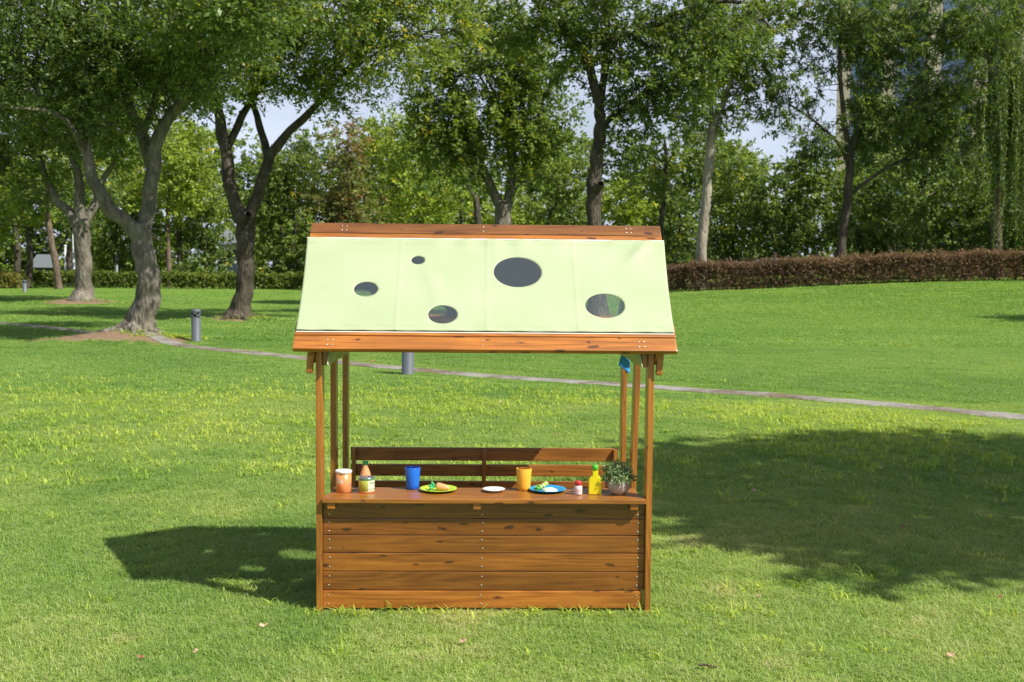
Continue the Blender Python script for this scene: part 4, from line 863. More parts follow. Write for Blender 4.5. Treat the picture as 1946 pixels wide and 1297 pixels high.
# rafters: an outer and an inner board on both gables, both slopes
rl = 0.60
for sx in (-1, 1):
    for dirn in (-1, 1):
        sl = TH * (1 if dirn < 0 else -1)
        for off, ext, hh in ((XP + 0.0235, 0.0, 0.060), (XP - 0.0235, -0.03, 0.055)):
            ymid = RY + dirn * (0.235 + ext * 0.35 - 0.004); zmid = roof_z(ymid) - (0.026 + hh / 2) / math.cos(TH) 
            o = plank('rafter', (sx * off, ymid, zmid), (rl + ext - 0.055, 0.022, hh))
            # local x along the slope, width vertical to it
            xd = Vector((0, -dirn * math.cos(TH), math.sin(TH))); yd = Vector((1, 0, 0)); zd = xd.cross(yd)
            o.rotation_euler = Matrix((xd, yd, zd)).transposed().to_euler()
    plank('rafter_tail', (sx * (XP - 0.0235), 0.018, 0.925), (0.055, 0.022, 0.022), (0, R(-90), 0), (.8, .78, .8), 0.003)
    plank('rafter_tail', (sx * (XP + 0.030), 0.000, 0.913), (0.085, 0.026, 0.024), (0, R(-86), 0), (1.0, .95, .9), 0.006)
# roof boards
LR = 1.368
def slope_frame(dirn):
    xd = Vector((1, 0, 0)); yd = Vector((0, -dirn * math.cos(TH), math.sin(TH)))      # up the slope
    zd = xd.cross(yd)
    if zd.z < 0: xd = -xd; zd = xd.cross(yd)
    return xd, yd, zd
SL = 0.470 / math.cos(TH)                    # slope length ridge to eave
def on_slope(dirn, u, s, lift):
    """u along the stall, s down the slope from the ridge, lift outward"""
    n_ = Vector((0, dirn * math.sin(TH), math.cos(TH)))
    return Vector((u, RY + dirn * s * math.cos(TH), RZ - s * math.sin(TH))) + n_ * lift
rows = [(0.001, 0.0575, (.58, .56, .74)), (0.0600, 0.120, (1.12, 1.06, 1.0)), (SL - 0.128, SL - 0.0665, (1.18, 1.08, 1.05)), (SL - 0.0645, SL, (1.16, 1.06, 1.0))]
for dirn in (-1, 1):
    xd, yd, zd = slope_frame(dirn); E = Matrix((xd, yd, zd)).transposed().to_euler()
    for ri, (s0, s1, tn) in enumerate(rows):
        o = plank('roof_board', on_slope(dirn, 0, (s0 + s1) / 2, -0.010), (LR, s1 - s0, 0.020), E, tn, 0.006 if ri == 3 else 0.003)
        if dirn < 0:
            for xs in (-0.563, -0.545, -0.012, 0.548, 0.566):
                for ys in ((-0.012, 0.012) if ri in (0, 3) else (0.004,)): screw(o, (xs, ys, 0.010))
plank('ridge_beam', (0, RY, RZ - 0.060), (LR - 0.1, 0.022, 0.05))
plank('middle_rafter', (-0.012, 0.21, 1.19), (0.575, 0.022, 0.032)).rotation_euler = Matrix((Vector((0, math.cos(TH), math.sin(TH))), Vector((1, 0, 0)), Vector((0, math.cos(TH), math.sin(TH))).cross(Vector((1, 0, 0))))).transposed().to_euler()
plank('middle_rafter', (-0.012, 2 * RY - 0.21, 1.19), (0.575, 0.022, 0.032)).rotation_euler = Matrix((Vector((0, -math.cos(TH), math.sin(TH))), Vector((1, 0, 0)), Vector((0, -math.cos(TH), math.sin(TH))).cross(Vector((1, 0, 0))))).transposed().to_euler()

# fabric with clear round windows
def fabric_mat():
    mt, t, b = new_mat('coated_fabric'); l = t.links.new
    c = N(t, 'ShaderNodeTexCoord'); n1 = N(t, 'ShaderNodeTexNoise', Scale=5.0, Detail=4.0); l(c.outputs['Object'], n1.inputs['Vector'])
    r = ramp(t, [(0.3, (0.375, 0.445, 0.262)), (0.7, (0.425, 0.485, 0.305))]); l(n1.outputs['Fac'], r.inputs[0]); l(r.outputs[0], b.inputs['Base Color'])
    b.inputs['Roughness'].default_value = 0.5; b.inputs['Specular IOR Level'].default_value = 0.4
    wv = N(t, 'ShaderNodeTexNoise', Scale=380.0, Detail=2.0); l(c.outputs['Object'], wv.inputs['Vector'])
    bp = N(t, 'ShaderNodeBump'); bp.inputs['Strength'].default_value = 0.12; bp.inputs['Distance'].default_value = 0.0006; l(wv.outputs['Fac'], bp.inputs['Height']); l(bp.outputs[0], b.inputs['Normal'])
    return mt
FAB = fabric_mat(); INNER_SHADE = plain('fabric_inner_shade', (0.045, 0.055, 0.075), 0.8); WHITE_EDGE = plain('fabric_hem', (0.8, 0.8, 0.78), 0.6); THREAD = plain('stitching', (0.42, 0.53, 0.26), 0.8)  # navy underside of the roof cloth: dim interior shade put into its colour
def film_mat():
    mt, t, b = new_mat('clear_film'); l = t.links.new
    t.nodes.remove(b)
    tr = N(t, 'ShaderNodeBsdfTransparent'); tr.inputs[0].default_value = (0.88, 0.95, 0.97, 1)
    gl_ = N(t, 'ShaderNodeBsdfGlossy'); gl_.inputs['Roughness'].default_value = 0.04
    fr = N(t, 'ShaderNodeFresnel'); fr.inputs[0].default_value = 1.5
    sc_ = N(t, 'ShaderNodeMath', operation='MULTIPLY_ADD'); l(fr.outputs[0], sc_.inputs[0]); sc_.inputs[1].default_value = 1.3; sc_.inputs[2].default_value = 0.01; sc_.use_clamp = True
    ms = N(t, 'ShaderNodeMixShader'); l(sc_.outputs[0], ms.inputs[0]); hz_ = N(t, 'ShaderNodeBsdfDiffuse'); hz_.inputs[0].default_value = (0.42, 0.52, 0.62, 1); m0 = N(t, 'ShaderNodeMixShader'); m0.inputs[0].default_value = 0.10; l(tr.outputs[0], m0.inputs[1]); l(hz_.outputs[0], m0.inputs[2]); l(m0.outputs[0], ms.inputs[1]); l(gl_.outputs[0], ms.inputs[2]); l(ms.outputs[0], t.nodes['Material Output'].inputs['Surface'])
    return mt
FILM = film_mat()
S0, S1 = 0.094, SL - 0.085                   # fabric from / to along the slope
def fab_lift(u, s):
    """wrinkles and seams of the stretched cloth"""
    f = (s - S0) / (S1 - S0); h = 0.0045
    h += 0.0007 * np.sin(u * 41 + 3 * np.sin(u * 7)) * np.exp(-((f) / 0.11) ** 2) * 3.2
    h += 0.0009 * np.sin(u * 55 + 1) * np.exp(-((1 - f) / 0.06) ** 2)
    h -= 0.0066 * np.sin(math.pi * f) ** 2 * (0.6 + 0.4 * np.sin(u * 5.2 + 0.6))
    h += 0.0036 * np.exp(-((u * 0.75 - 0.42 + (f - 0.2) * 0.22) / 0.018) ** 2) * np.exp(-((f - 0.12) / 0.2) ** 2)
    h += 0.0030 * np.exp(-((u + 0.23 - (f - 0.3) * 0.13) / 0.03) ** 2) * np.exp(-((f - 0.6) / 0.3) ** 2)
    for a0, b0_, a1_, b1_, wd, am in ((0.66, 0.02, 0.40, 0.45, 0.012, 0.0040), (0.62, 0.02, 0.50, 0.60, 0.016, 0.0034), (0.50, 0.0, 0.42, 0.3, 0.010, 0.0028), (-0.20, 0.45, -0.08, 0.85, 0.016, 0.0030), (-0.66, 0.95, -0.45, 0.7, 0.014, 0.0026), (0.66, 0.95, 0.5, 0.72, 0.012, 0.0028), (0.05, 0.1, 0.02, 0.6, 0.02, 0.0022)):
        tt = np.clip(((u - a0) * (a1_ - a0) + (f - b0_) * 0.48 * (b1_ - b0_) * 0.48) / ((a1_ - a0) ** 2 + ((b1_ - b0_) * 0.48) ** 2), 0, 1)
        dd_ = np.hypot(u - a0 - tt * (a1_ - a0), (f - b0_ - tt * (b1_ - b0_)) * 0.48); h = h + 0.5 * am * np.exp(-(dd_ / (wd * 1.7)) ** 2) * (1 - 0.75 * tt)
    for c_ in (-0.325, 0.004, 0.335): h += 0.0013 * np.exp(-((u - c_) / 0.0045) ** 2)
    return h
OV = 0.86                                    # the windows are a little flatter than round
def fabric(dirn, holes):
    cell = 0.0062; w2 = 0.690; nu = int(2 * w2 / cell); nv = int((S1 - S0) / cell)
    us = np.linspace(-w2, w2, nu + 1); ss = np.linspace(S0, S1, nv + 1); U, Sg = np.meshgrid(us, ss)
    f = (Sg - S0) / (S1 - S0); U = U * (1 - 0.016 * f - 0.005 * np.sin(math.pi * f)); U = U.ravel(); Sg = Sg.ravel()
    idx = (np.arange(nv)[:, None] * (nu + 1) + np.arange(nu)[None]).ravel(); Q = np.stack([idx, idx + 1, idx + nu + 2, idx + nu + 1], -1)
    uc, sc2 = U[Q].mean(1), Sg[Q].mean(1); kq = np.ones(len(Q), bool)
    for (hu, hs, hr) in holes: kq &= np.hypot(uc - hu, (sc2 - hs) / OV) > hr
    Qk = Q[kq]; cnt = np.bincount(Q.ravel(), minlength=len(U)); cntk = np.bincount(Qk.ravel(), minlength=len(U)); rim = (cntk < cnt) & (cntk > 0)
    for (hu, hs, hr) in holes:
        d = np.hypot(U - hu, (Sg - hs) / OV); k = rim & (d < hr + 2.4 * cell); U[k] = hu + (U[k] - hu) * hr / d[k]; Sg[k] = hs + (Sg[k] - hs) * hr / d[k]
    used = np.unique(Qk); mp_ = -np.ones(len(U), int); mp_[used] = np.arange(len(used)); Qk = mp_[Qk]; U, Sg = U[used], Sg[used]
    n_ = np.array((0, dirn * math.sin(TH), math.cos(TH))); lf = fab_lift(U, Sg)
    base = np.stack([U, RY + dirn * Sg * math.cos(TH), RZ - Sg * math.sin(TH)], -1)
    top = base + n_ * (lf + 0.0012)[:, None]; bot = base + n_ * lf[:, None]
    if dirn > 0: Qt = Qk
    else: Qt = Qk[:, ::-1]
    # orient outward
    a = top[Qt[0]]; nn = np.cross(a[1] - a[0], a[2] - a[0])
    if nn @ n_ < 0: Qt = Qt[:, ::-1]
    nV = len(U); E = np.concatenate([Qt[:, [0, 1]], Qt[:, [1, 2]], Qt[:, [2, 3]], Qt[:, [3, 0]]]); key = {tuple(e) for e in E.tolist()}
    bd = np.array([e for e in key if (e[1], e[0]) not in key]); side = np.stack([bd[:, 1], bd[:, 0], bd[:, 0] + nV, bd[:, 1] + nV], -1)
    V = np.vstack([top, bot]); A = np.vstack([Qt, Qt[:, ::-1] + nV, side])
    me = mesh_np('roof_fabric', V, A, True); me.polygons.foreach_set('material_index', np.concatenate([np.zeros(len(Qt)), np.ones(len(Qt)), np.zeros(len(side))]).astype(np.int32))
    o = link('roof_fabric', me, [FAB, INNER_SHADE], stall)
    for (hu, hs, hr) in holes:
        VV = []; FF = []; nr, ns = 5, 40
        for j in range(nr + 1):
            for i in range(ns):
                rr = (hr + 0.006) * j / nr; a_ = 2 * math.pi * i / ns; u_, s_ = hu + rr * math.cos(a_), hs + rr * OV * math.sin(a_)
                VV.append(on_slope(dirn, u_, s_, float(fab_lift(np.array(u_), np.array(s_))) + 0.0004))
        for j in range(nr):
            for i in range(ns):
                i2 = (i + 1) % ns; q = (j * ns + i, j * ns + i2, (j + 1) * ns + i2, (j + 1) * ns + i); FF.append(q)
        bm = bmesh.new(); vs = [bm.verts.new(v) for v in VV]
        for q in FF:
            try: bm.faces.new([vs[i] for i in q])
            except ValueError: pass
        bmesh.ops.remove_doubles(bm, verts=bm.verts, dist=1e-6); me = bpy.data.meshes.new('window'); bm.to_mesh(me); bm.free()
        for p_ in me.polygons: p_.use_smooth = True
        link('window', me, FILM, o)
    # hems: white welt against the inner boards, and a line of stitching
    for s_, mt_, hw, tk in ((S0 - 0.0015, WHITE_EDGE, 0.0022, 0.0052), (S1 + 0.0045, WHITE_EDGE, 0.0016, 0.002)):
        VV = []; FF = []
        for i, u_ in enumerate(np.linspace(-w2 * (1 - 0.016 * (s_ > 0.3)), w2 * (1 - 0.016 * (s_ > 0.3)), 120)):
            l0 = float(fab_lift(np.array(u_), np.array(min(max(s_, S0), S1))))
            for (ds, dl) in ((-hw, 0.0002), (-hw, tk), (hw, tk), (hw, 0.0002)): VV.append(on_slope(dirn, u_, s_ + ds, dl))
            if i:
                b0 = (i - 1) * 4
                for q in range(3): FF.append((b0 + q, b0 + q + 1, b0 + q + 5, b0 + q + 4))
        link('welt', mesh_py('welt', VV, FF), mt_, o)
    for s_ in (S0 + 0.026, S1 - 0.024):
        VV = []; FF = []
        for i, u_ in enumerate(np.linspace(-w2 * (1 - 0.018 * (s_ > 0.3)) + .004, w2 * (1 - 0.018 * (s_ > 0.3)) - .004, 140)):
            l0 = float(fab_lift(np.array(u_), np.array(s_))) + 0.0016
            for ds in (-0.0006, 0.0006): VV.append(on_slope(dirn, u_, s_ + ds, l0))
            if i: b0 = (i - 1) * 2; FF.append((b0, b0 + 1, b0 + 3, b0 + 2))
        link('stitching', mesh_py('stitching', VV, FF), THREAD, o)
    return o
HOLES_F = [(-0.259, 0.212, 0.0255), (-0.445, 0.367, 0.044), (0.118, 0.268, 0.090), (-0.157, 0.494, 0.053), (0.437, 0.441, 0.073)]
HOLES_B = [(0.515, 0.458, 0.108), (-0.205, 0.515, 0.040), (-0.525, 0.425, 0.050), (0.10, 0.43, 0.055), (-0.10, 0.25, 0.030)]
fabric(-1, HOLES_F); fabric(1, HOLES_B)
# gable cloths
for sx in (-1, 1):
    x0 = sx * (XP - 0.037); zb = 0.900; yh = (RZ - 0.075 - zb) / math.tan(TH); VV = []; FF = []; nr = 14
    for i in range(nr + 1):
        y_ = RY - yh + 2 * yh * i / nr; zt = min(roof_z(y_) - 0.07, RZ - 0.10)
        for j in range(5): VV.append((x0 + 0.002 * math.sin(i * 1.1 + j), y_, zb + (max(zt, zb + 0.002) - zb) * j / 4))
    for i in range(nr):
        for j in range(4): a_ = i * 5 + j; FF.append((a_, a_ + 5, a_ + 6, a_ + 1))
    o = link('gable_cloth', mesh_py('gable_cloth', VV, FF, True), FAB, stall)
    md = o.modifiers.new('thickness', 'SOLIDIFY'); md.thickness = 0.0015
# loose blue flap at the rear of the right gable
BLUE_CLOTH = plain('blue_cloth', (0.03, 0.27, 0.62), 0.5)
VV = []; FF = []
for i in range(7):
    for j in range(7):
        u_, v_ = i / 6, j / 6; VV.append((0.574 + 0.034 * u_ - 0.012 * v_ * (1 - u_), 0.70 - 0.02 * u_ + 0.010 * math.sin(v_ * 3), 0.892 - 0.027 * u_ - 0.048 * v_ + 0.003 * math.sin(3 * u_ + 2 * v_)))
for i in range(6):
    for j in range(6): a_ = i * 7 + j; FF.append((a_, a_ + 7, a_ + 8, a_ + 1))
o = link('cloth_flap', mesh_py('cloth_flap', VV, FF, True), BLUE_CLOTH, stall); o['label'] = 'blue cloth flap hanging at the gable'
md = o.modifiers.new('thickness', 'SOLIDIFY'); md.thickness = 0.0012

# ------------------------------------------------------------------ things on the counter
def counter_pt(px, d): return Vector((P(px, 930, d)[0], d, CT + 0.0004))
def at_counter(px, d):
    return counter_pt(px, d)
def curved_text(name, body, size, rad, ang, z, mat, parent, lift=0.0004):
    cu = bpy.data.curves.new(name, 'FONT'); cu.body = body; cu.size = size; cu.align_x = 'CENTER'; cu.align_y = 'CENTER'; cu.extrude = 0.0; cu.resolution_u = 3; cu.offset = size * 0.012
    ob = bpy.data.objects.new(name, cu); COL.objects.link(ob); dg = bpy.context.evaluated_depsgraph_get(); me = bpy.data.meshes.new_from_object(ob.evaluated_get(dg)); bpy.data.objects.remove(ob)
    bm = bmesh.new(); bm.from_mesh(me); bmesh.ops.triangulate(bm, faces=bm.faces); bmesh.ops.subdivide_edges(bm, edges=bm.edges, cuts=1)
    for v in bm.verts:
        a_ = ang + v.co.x / rad; r_ = rad + lift; zz = z + v.co.y; v.co = Vector((r_ * math.cos(a_), r_ * math.sin(a_), zz))
    me2 = bpy.data.meshes.new(name); bm.to_mesh(me2); bm.free(); me2.materials.clear()
    return link(name, me2, mat, parent)
WHITE = plain('white_plastic', (0.72, 0.72, 0.70), 0.3); INK_WHITE = plain('white_print', (0.92, 0.90, 0.87), 0.5)
ORANGE = plain('orange_plastic', (0.70, 0.27, 0.095), 0.35, coat=0.1); ORANGE2 = plain('carrot_orange', (0.76, 0.33, 0.14), 0.38)
GREENCAP = plain('green_plastic', (0.035, 0.36, 0.12), 0.35); GREENCAP2 = plain('bright_green_plastic', (0.09, 0.48, 0.035), 0.3)
BLUE = plain('blue_plastic', (0.010, 0.13, 0.62), 0.3, coat=0.15); YELLOWCUP = plain('amber_plastic', (0.82, 0.42, 0.035), 0.32, coat=0.1)
LIME = plain('lime_plastic', (0.48, 0.68, 0.045), 0.3); SKYBLUE = plain('sky_blue_plastic', (0.025, 0.31, 0.62), 0.25); TIN = plain('tin_metal', (0.62, 0.63, 0.65), 0.25, metal=0.9)
YELLOW = plain('yellow_plastic', (0.76, 0.64, 0.015), 0.32); RED = plain('red_plastic', (0.50, 0.035, 0.035), 0.32); PINKISH = plain('pale_pink_label', (0.70, 0.58, 0.57), 0.45)
INK_GREEN = plain('green_print', (0.05, 0.25, 0.12), 0.5); INK_BLUE = plain('blue_print', (0.05, 0.06, 0.35), 0.5); PAPER = plain('cream_label', (0.70, 0.68, 0.52), 0.5); DARKRED = plain('red_print', (0.5, 0.12, 0.13), 0.5)
FRONT = R(-90)

# orange canister
p = at_counter(653, 4.195); t_ = empty('toy_canister', p); r0 = 0.0285; h0 = 0.074
link('body', lathe('body', [(r0 - .001, 0), (r0, .001), (r0, h0)], 48), ORANGE, t_)
link('lid', lathe('lid', [(r0 + .0012, h0 - .0035), (r0 + .0024, h0 - .0025), (r0 + .0026, h0 + .0045), (r0 + .0014, h0 + .0062), (r0 - .002, h0 + .0062), (r0 - .004, h0 + .0045)], 48), WHITE, t_)
curved_text('lettering', 'Bb', 0.024, r0, FRONT - 0.36, 0.043, INK_WHITE, t_)
VV = [(0, 0, 0)]; me = curved_text('printed_star', '*', 0.018, r0, FRONT + 1.12, 0.026, INK_BLUE, t_)
tag(t_, 'orange canister with white lid and Bb lettering, leftmost on the counter', 'canister')

# tin of vegetables
def tin_label_mat():
    mt, t, b = new_mat('gingham_label'); l = t.links.new
    c = N(t, 'ShaderNodeTexCoord'); sp = N(t, 'ShaderNodeSeparateXYZ'); l(c.outputs['Object'], sp.inputs[0])
    an = N(t, 'ShaderNodeMath', operation='ARCTAN2'); l(sp.outputs[1], an.inputs[0]); l(sp.outputs[0], an.inputs[1])
    a1 = N(t, 'ShaderNodeMath', operation='MULTIPLY'); l(an.outputs[0], a1.inputs[0]); a1.inputs[1].default_value = 0.0285
    cb_ = N(t, 'ShaderNodeCombineXYZ'); l(a1.outputs[0], cb_.inputs[0]); l(sp.outputs[2], cb_.inputs[1])
    ch = N(t, 'ShaderNodeTexChecker'); ch.inputs['Scale'].default_value = 232.0; ch.inputs[1].default_value = (0.62, 0.60, 0.10, 1); ch.inputs[2].default_value = (0.20, 0.42, 0.05, 1); l(cb_.outputs[0], ch.inputs[0])
    ch2 = N(t, 'ShaderNodeTexChecker'); ch2.inputs['Scale'].default_value = 116.0; ch2.inputs[1].default_value = (1, 1, 1, 1); ch2.inputs[2].default_value = (1.0, 0.72, 0.55, 1); l(cb_.outputs[0], ch2.inputs[0])
    mm = N(t, 'ShaderNodeMixRGB', blend_type='MULTIPLY'); mm.inputs[0].default_value = 1; l(ch.outputs[0], mm.inputs[1]); l(ch2.outputs[0], mm.inputs[2])
    l(mm.outputs[0], b.inputs['Base Color']); b.inputs['Roughness'].default_value = 0.4; return mt
p = at_counter(696.5, 4.195); t_ = empty('toy_tin', p); r0 = 0.0288; h0 = 0.054
bd_ = link('body', lathe('body', [(r0 - .001, 0.0), (r0, 0.001), (r0, h0)], 48), TIN, t_)
lb = link('label', lathe('label', [(r0 + .0003, 0.005), (r0 + .0005, 0.0052), (r0 + .0005, h0 - .008), (r0 + .0003, h0 - .0078)], 48, True, False, False), tin_label_mat(), t_)
link('band', lathe('band', [(r0 + .0003, h0 - .0078), (r0 + .0005, h0 - .0077), (r0 + .0005, h0 - .0022), (r0 + .0003, h0 - .002)], 48, True, False, False), INK_GREEN, t_)
link('band', lathe('band', [(r0 + .0003, .0005), (r0 + .0005, .0006), (r0 + .0005, .0048), (r0 + .0003, .005)], 48, True, False, False), ORANGE, t_)
link('rim', lathe('rim', [(r0 + .0002, h0 - .001), (r0 + .0012, h0), (r0 + .0012, h0 + .0014), (r0, h0 + .002), (r0 - .0015, h0 + .0015), (r0 - .0022, h0 - .0015), (0.0005, h0 - .0018)], 48, True, False, False), TIN, t_)
VV = []; FF = []
for i in range(13):
    a_ = FRONT + 0.30 + 1.35 * i / 12
    for zz in (0.0062, h0 - .0086): VV.append(((r0 + .0009) * math.cos(a_), (r0 + .0009) * math.sin(a_), zz))
    if i: FF.append((2 * i - 2, 2 * i, 2 * i + 1, 2 * i - 1))
link('label_panel', mesh_py('label_panel', VV, FF, True), PAPER, t_)
curved_text('lettering', 'Peas', 0.0125, r0 + .0009, FRONT + 0.93, 0.0365, INK_GREEN, t_); curved_text('lettering', '&', 0.009, r0 + .0009, FRONT + 1.05, 0.0255, INK_GREEN, t_); curved_text('lettering', 'Carrots', 0.0125, r0 + .0009, FRONT + 1.0, 0.0140, INK_GREEN, t_)
tag(t_, 'short toy tin with green and yellow checked label beside the orange canister', 'tin')

# orange juice bottle behind the tin
p = at_counter(694.5, 4.262); t_ = empty('toy_bottle', p)
link('body', lathe('body', [(0.019, 0), (0.0215, 0.002), (0.0222, 0.020), (0.0215, 0.044), (0.0185, 0.057), (0.0135, 0.072), (0.0100, 0.085), (0.0092, 0.091)], 40), ORANGE2, t_)
link('cap', lathe('cap', [(0.0098, 0.0895), (0.0104, 0.090), (0.0104, 0.1005), (0.0092, 0.103), (0.004, 0.1035)], 32), GREENCAP, t_)
tag(t_, 'tapered orange bottle with green cap standing behind the checked tin', 'bottle')

def cup(lab, px, d, mat, name='cup'):
    r1, r2, h_ = 0.0292, 0.0235, 0.0815
    pr = [(r2 - .002, 0.0), (r2, 0.0015), (r2 + .0008, 0.012), (r1, h_), (r1 - .0004, h_ + .001), (r1 - .0018, h_), (r2 - .0012, 0.010), (0.0005, 0.006)]
    o = link(name, lathe(name, pr, 48, True, True, False), mat, None, at_counter(px, d)); tag(o, lab, 'cup')
cup('deep blue plastic cup left of the green plate', 784, 4.258, BLUE); cup('orange-yellow plastic cup left of the blue plate', 995.5, 4.256, YELLOWCUP)

def plate(lab, px, d, r_, mat, dz=0.0):
    pr = [(r_ * .58, 0.0), (r_ * .62, 0.0006), (r_ * .74, 0.0055), (r_, 0.0100), (r_ + .0006, 0.0107), (r_ - .0008, 0.0114), (r_ * .74, 0.0073), (r_ * .63, 0.0030), (r_ * .58, 0.0022), (0.0005, 0.0020)]
    o = link('plate', lathe('plate', pr, 64, True, True, False), mat, None, at_counter(px, d)); tag(o, lab, 'plate'); return o
pg = plate('lime green plate carrying a toy carrot', 833, 4.225, 0.0690, LIME); pw = plate('small white saucer in the middle of the counter', 938.5, 4.222, 0.0415, WHITE); pb = plate('blue plate with toy greens, on the right half of the counter', 1040.5, 4.238, 0.0690, SKYBLUE)
TOP = CT + 0.0004 + 0.0034

# carrot
def blob(name, pts, rads, mat, sub=4, sides=16, parent=None, loc=None):
    pa = catmull(pts, sub); rr = np.interp(np.linspace(0, len(pts) - 1, len(pa)), range(len(pts)), rads)
    V, Q = tube(pa, rr, sides, 0.02); return link(name, mesh_np(name, V, Q, True), mat, parent, loc)
cpos = pg.location + Vector((0.017, -0.004, 0.0024)); t_ = empty('toy_carrot', cpos)
blob('root', [(-.027, 0, .0165), (-.0255, 0, .0165), (-.021, 0, .0160), (-.010, -.001, .0145), (.004, -.003, .0125), (.016, -.005, .0105), (.0245, -.006, .0085), (.0265, -.006, .0080)], [.0008, .008, .0135, .0142, .0125, .0095, .0045, .0006], ORANGE2, parent=t_)
for q, e in enumerate([(-.045, .004, .030), (-.050, -.006, .010), (-.040, .012, .022), (-.053, .002, .018)]):
    blob('leaf_stalk', [(-.024, 0, .016), ((-.024 + e[0]) / 2, e[1] * .6, (.016 + e[2]) / 2 - .002), (e[0] * .93, e[1], e[2] * .95), e], [.0030, .0036, .0058, .0015], GREENCAP, sides=9, parent=t_)
tag(t_, 'toy carrot with green top lying on the lime plate', 'toy carrot')

# food on the saucer
VV = []; n = 28
o = link('toy_egg', lathe('toy_egg', [(0.021, 0), (0.0225, 0.0012), (0.020, 0.0030), (0.010, 0.0036), (0.0005, 0.0038)], 30, True, True, False), plain('egg_white', (0.78, 0.77, 0.70), 0.4), None, pw.location + Vector((0.001, 0, 0.0024))); o.scale = (1.0, .8, 1)
tag(o, 'flat pale toy food piece lying on the white saucer', 'toy food')

# greens and rice on the blue plate
def leaf_green_mat():
    return plain('toy_leaf_green', (0.10, 0.42, 0.04), 0.45, var=0.5, scale=45)
LG = leaf_green_mat(); LG2 = plain('toy_pale_green', (0.42, 0.62, 0.14), 0.45, var=0.2)
gp = pb.location + Vector((-0.022, 0.006, 0.0025)); t_ = empty('toy_greens', gp)
for q in range(7):
    a_ = q * 0.9; e = np.array((-.017 + .008 * math.cos(a_), -.010 + .009 * math.sin(a_), .010 + .006 * math.sin(a_ * 1.3)))
    blob('leaf', [(0, 0, .013), e * .6 + (0, 0, .006), e * .92, e], [.005, .0062, .0085, .0015], LG if q % 3 else LG2, sides=9, parent=t_)
blob('stem_bundle', [(-.004, -.002, .012), (.010, .004, .019), (.019, .008, .025), (.022, .009, .0265), (.0225, .0092, .027)], [.0075, .0080, .0088, .0075, .001], LG2, sides=14, parent=t_)
blob('band', [(.0035, .0005, .0158), (.0065, .002, .0172)], [.0092, .0092], plain('cream_band', (.66, .62, .42), .5), sides=16, parent=t_)
tag(t_, 'bundle of green toy vegetables on the blue plate', 'toy vegetable')
VV = []; FF = []; nn_ = 26; rg2 = np.random.default_rng(4)
for j in range(8):
    f_ = j / 7; 
    for i in range(nn_):
        a_ = 2 * math.pi * i / nn_; rr = 0.028 * math.sin(f_ * math.pi / 2) * (1 + .10 * math.sin(5 * a_) + .06 * math.sin(9 * a_ + 1)) + 0.0004; VV.append((rr * math.cos(a_), rr * math.sin(a_) * .72, 0.013 * math.cos(f_ * math.pi / 2) * (1 + .08 * math.sin(4 * a_ + j))))
for j in range(7):
    for i in range(nn_): i2 = (i + 1) % nn_; FF.append((j * nn_ + i, (j + 1) * nn_ + i, (j + 1) * nn_ + i2, j * nn_ + i2))
o = link('toy_rice', mesh_py('toy_rice', VV, FF, True), plain('pale_rice', (0.70, 0.76, 0.50), 0.5, var=.2, scale=160), None, pb.location + Vector((0.008, -0.012, 0.0025)))
tag(o, 'pale mound of toy food on the blue plate, right of the greens', 'toy food')

# shaker jar
p = at_counter(1098.5, 4.178); t_ = empty('toy_shaker', p)
link('body', lathe('body', [(.0140, 0), (.0152, .0012), (.0156, .006), (.0156, .024), (.0150, .030), (.0125, .0350), (.0115, .0362)], 36), PINKISH, t_)
link('lid', lathe('lid', [(.0128, .0352), (.0136, .0356), (.0138, .0478), (.0128, .0500), (.006, .0506)], 36), RED, t_)
for zz in (.013, .019): 
    V, Q = [], []
    for i in range(11):
        a_ = FRONT - .75 + 1.5 * i / 10
        for z2 in (zz, zz + .0011): V.append((.01595 * math.cos(a_), .01595 * math.sin(a_), z2))
        if i: Q.append((2 * i - 2, 2 * i, 2 * i + 1, 2 * i - 1))
    link('printed_line', mesh_py('printed_line', V, Q, True), DARKRED, t_)
tag(t_, 'tiny pale jar with red lid left of the yellow bottle', 'jar')

# flat yellow bottle
p = at_counter(1130.5, 4.185); t_ = empty('toy_bottle', p)
prof = [(-.0238, 0), (.0238, 0), (.0242, .004), (.0240, .030), (.0238, .050), (.0222, .058), (.0180, .0650), (.0125, .0700), (.0108, .0740), (.0104, .0800), (.0104, .0930), (-.0104, .0930), (-.0104, .0800), (-.0108, .0740), (-.0125, .0700), (-.0180, .0650), (-.0222, .058), (-.0238, .050), (-.0240, .030), (-.0242, .004)]
bm = bmesh.new(); f0 = bm.faces.new([bm.verts.new((x, -.010, z)) for x, z in prof]); ex = bmesh.ops.extrude_face_region(bm, geom=[f0])
bmesh.ops.translate(bm, vec=(0, .020, 0), verts=[v for v in ex['geom'] if isinstance(v, bmesh.types.BMVert)]); bmesh.ops.recalc_face_normals(bm, faces=bm.faces)
bmesh.ops.bevel(bm, geom=[e for e in bm.edges if abs(e.verts[0].co.y - e.verts[1].co.y) < 1e-5], offset=.0028, segments=3, affect='EDGES', clamp_overlap=True)
me = bpy.data.meshes.new('body'); bm.to_mesh(me); bm.free(); link('body', me, YELLOW, t_)
link('cap', lathe('cap', [(.0112, .0915), (.0122, .0922), (.0122, .1070), (.0110, .1090), (.004, .1094)], 32), GREENCAP2, t_)
tag(t_, 'flat yellow bottle with bright green cap beside the potted plant', 'bottle')

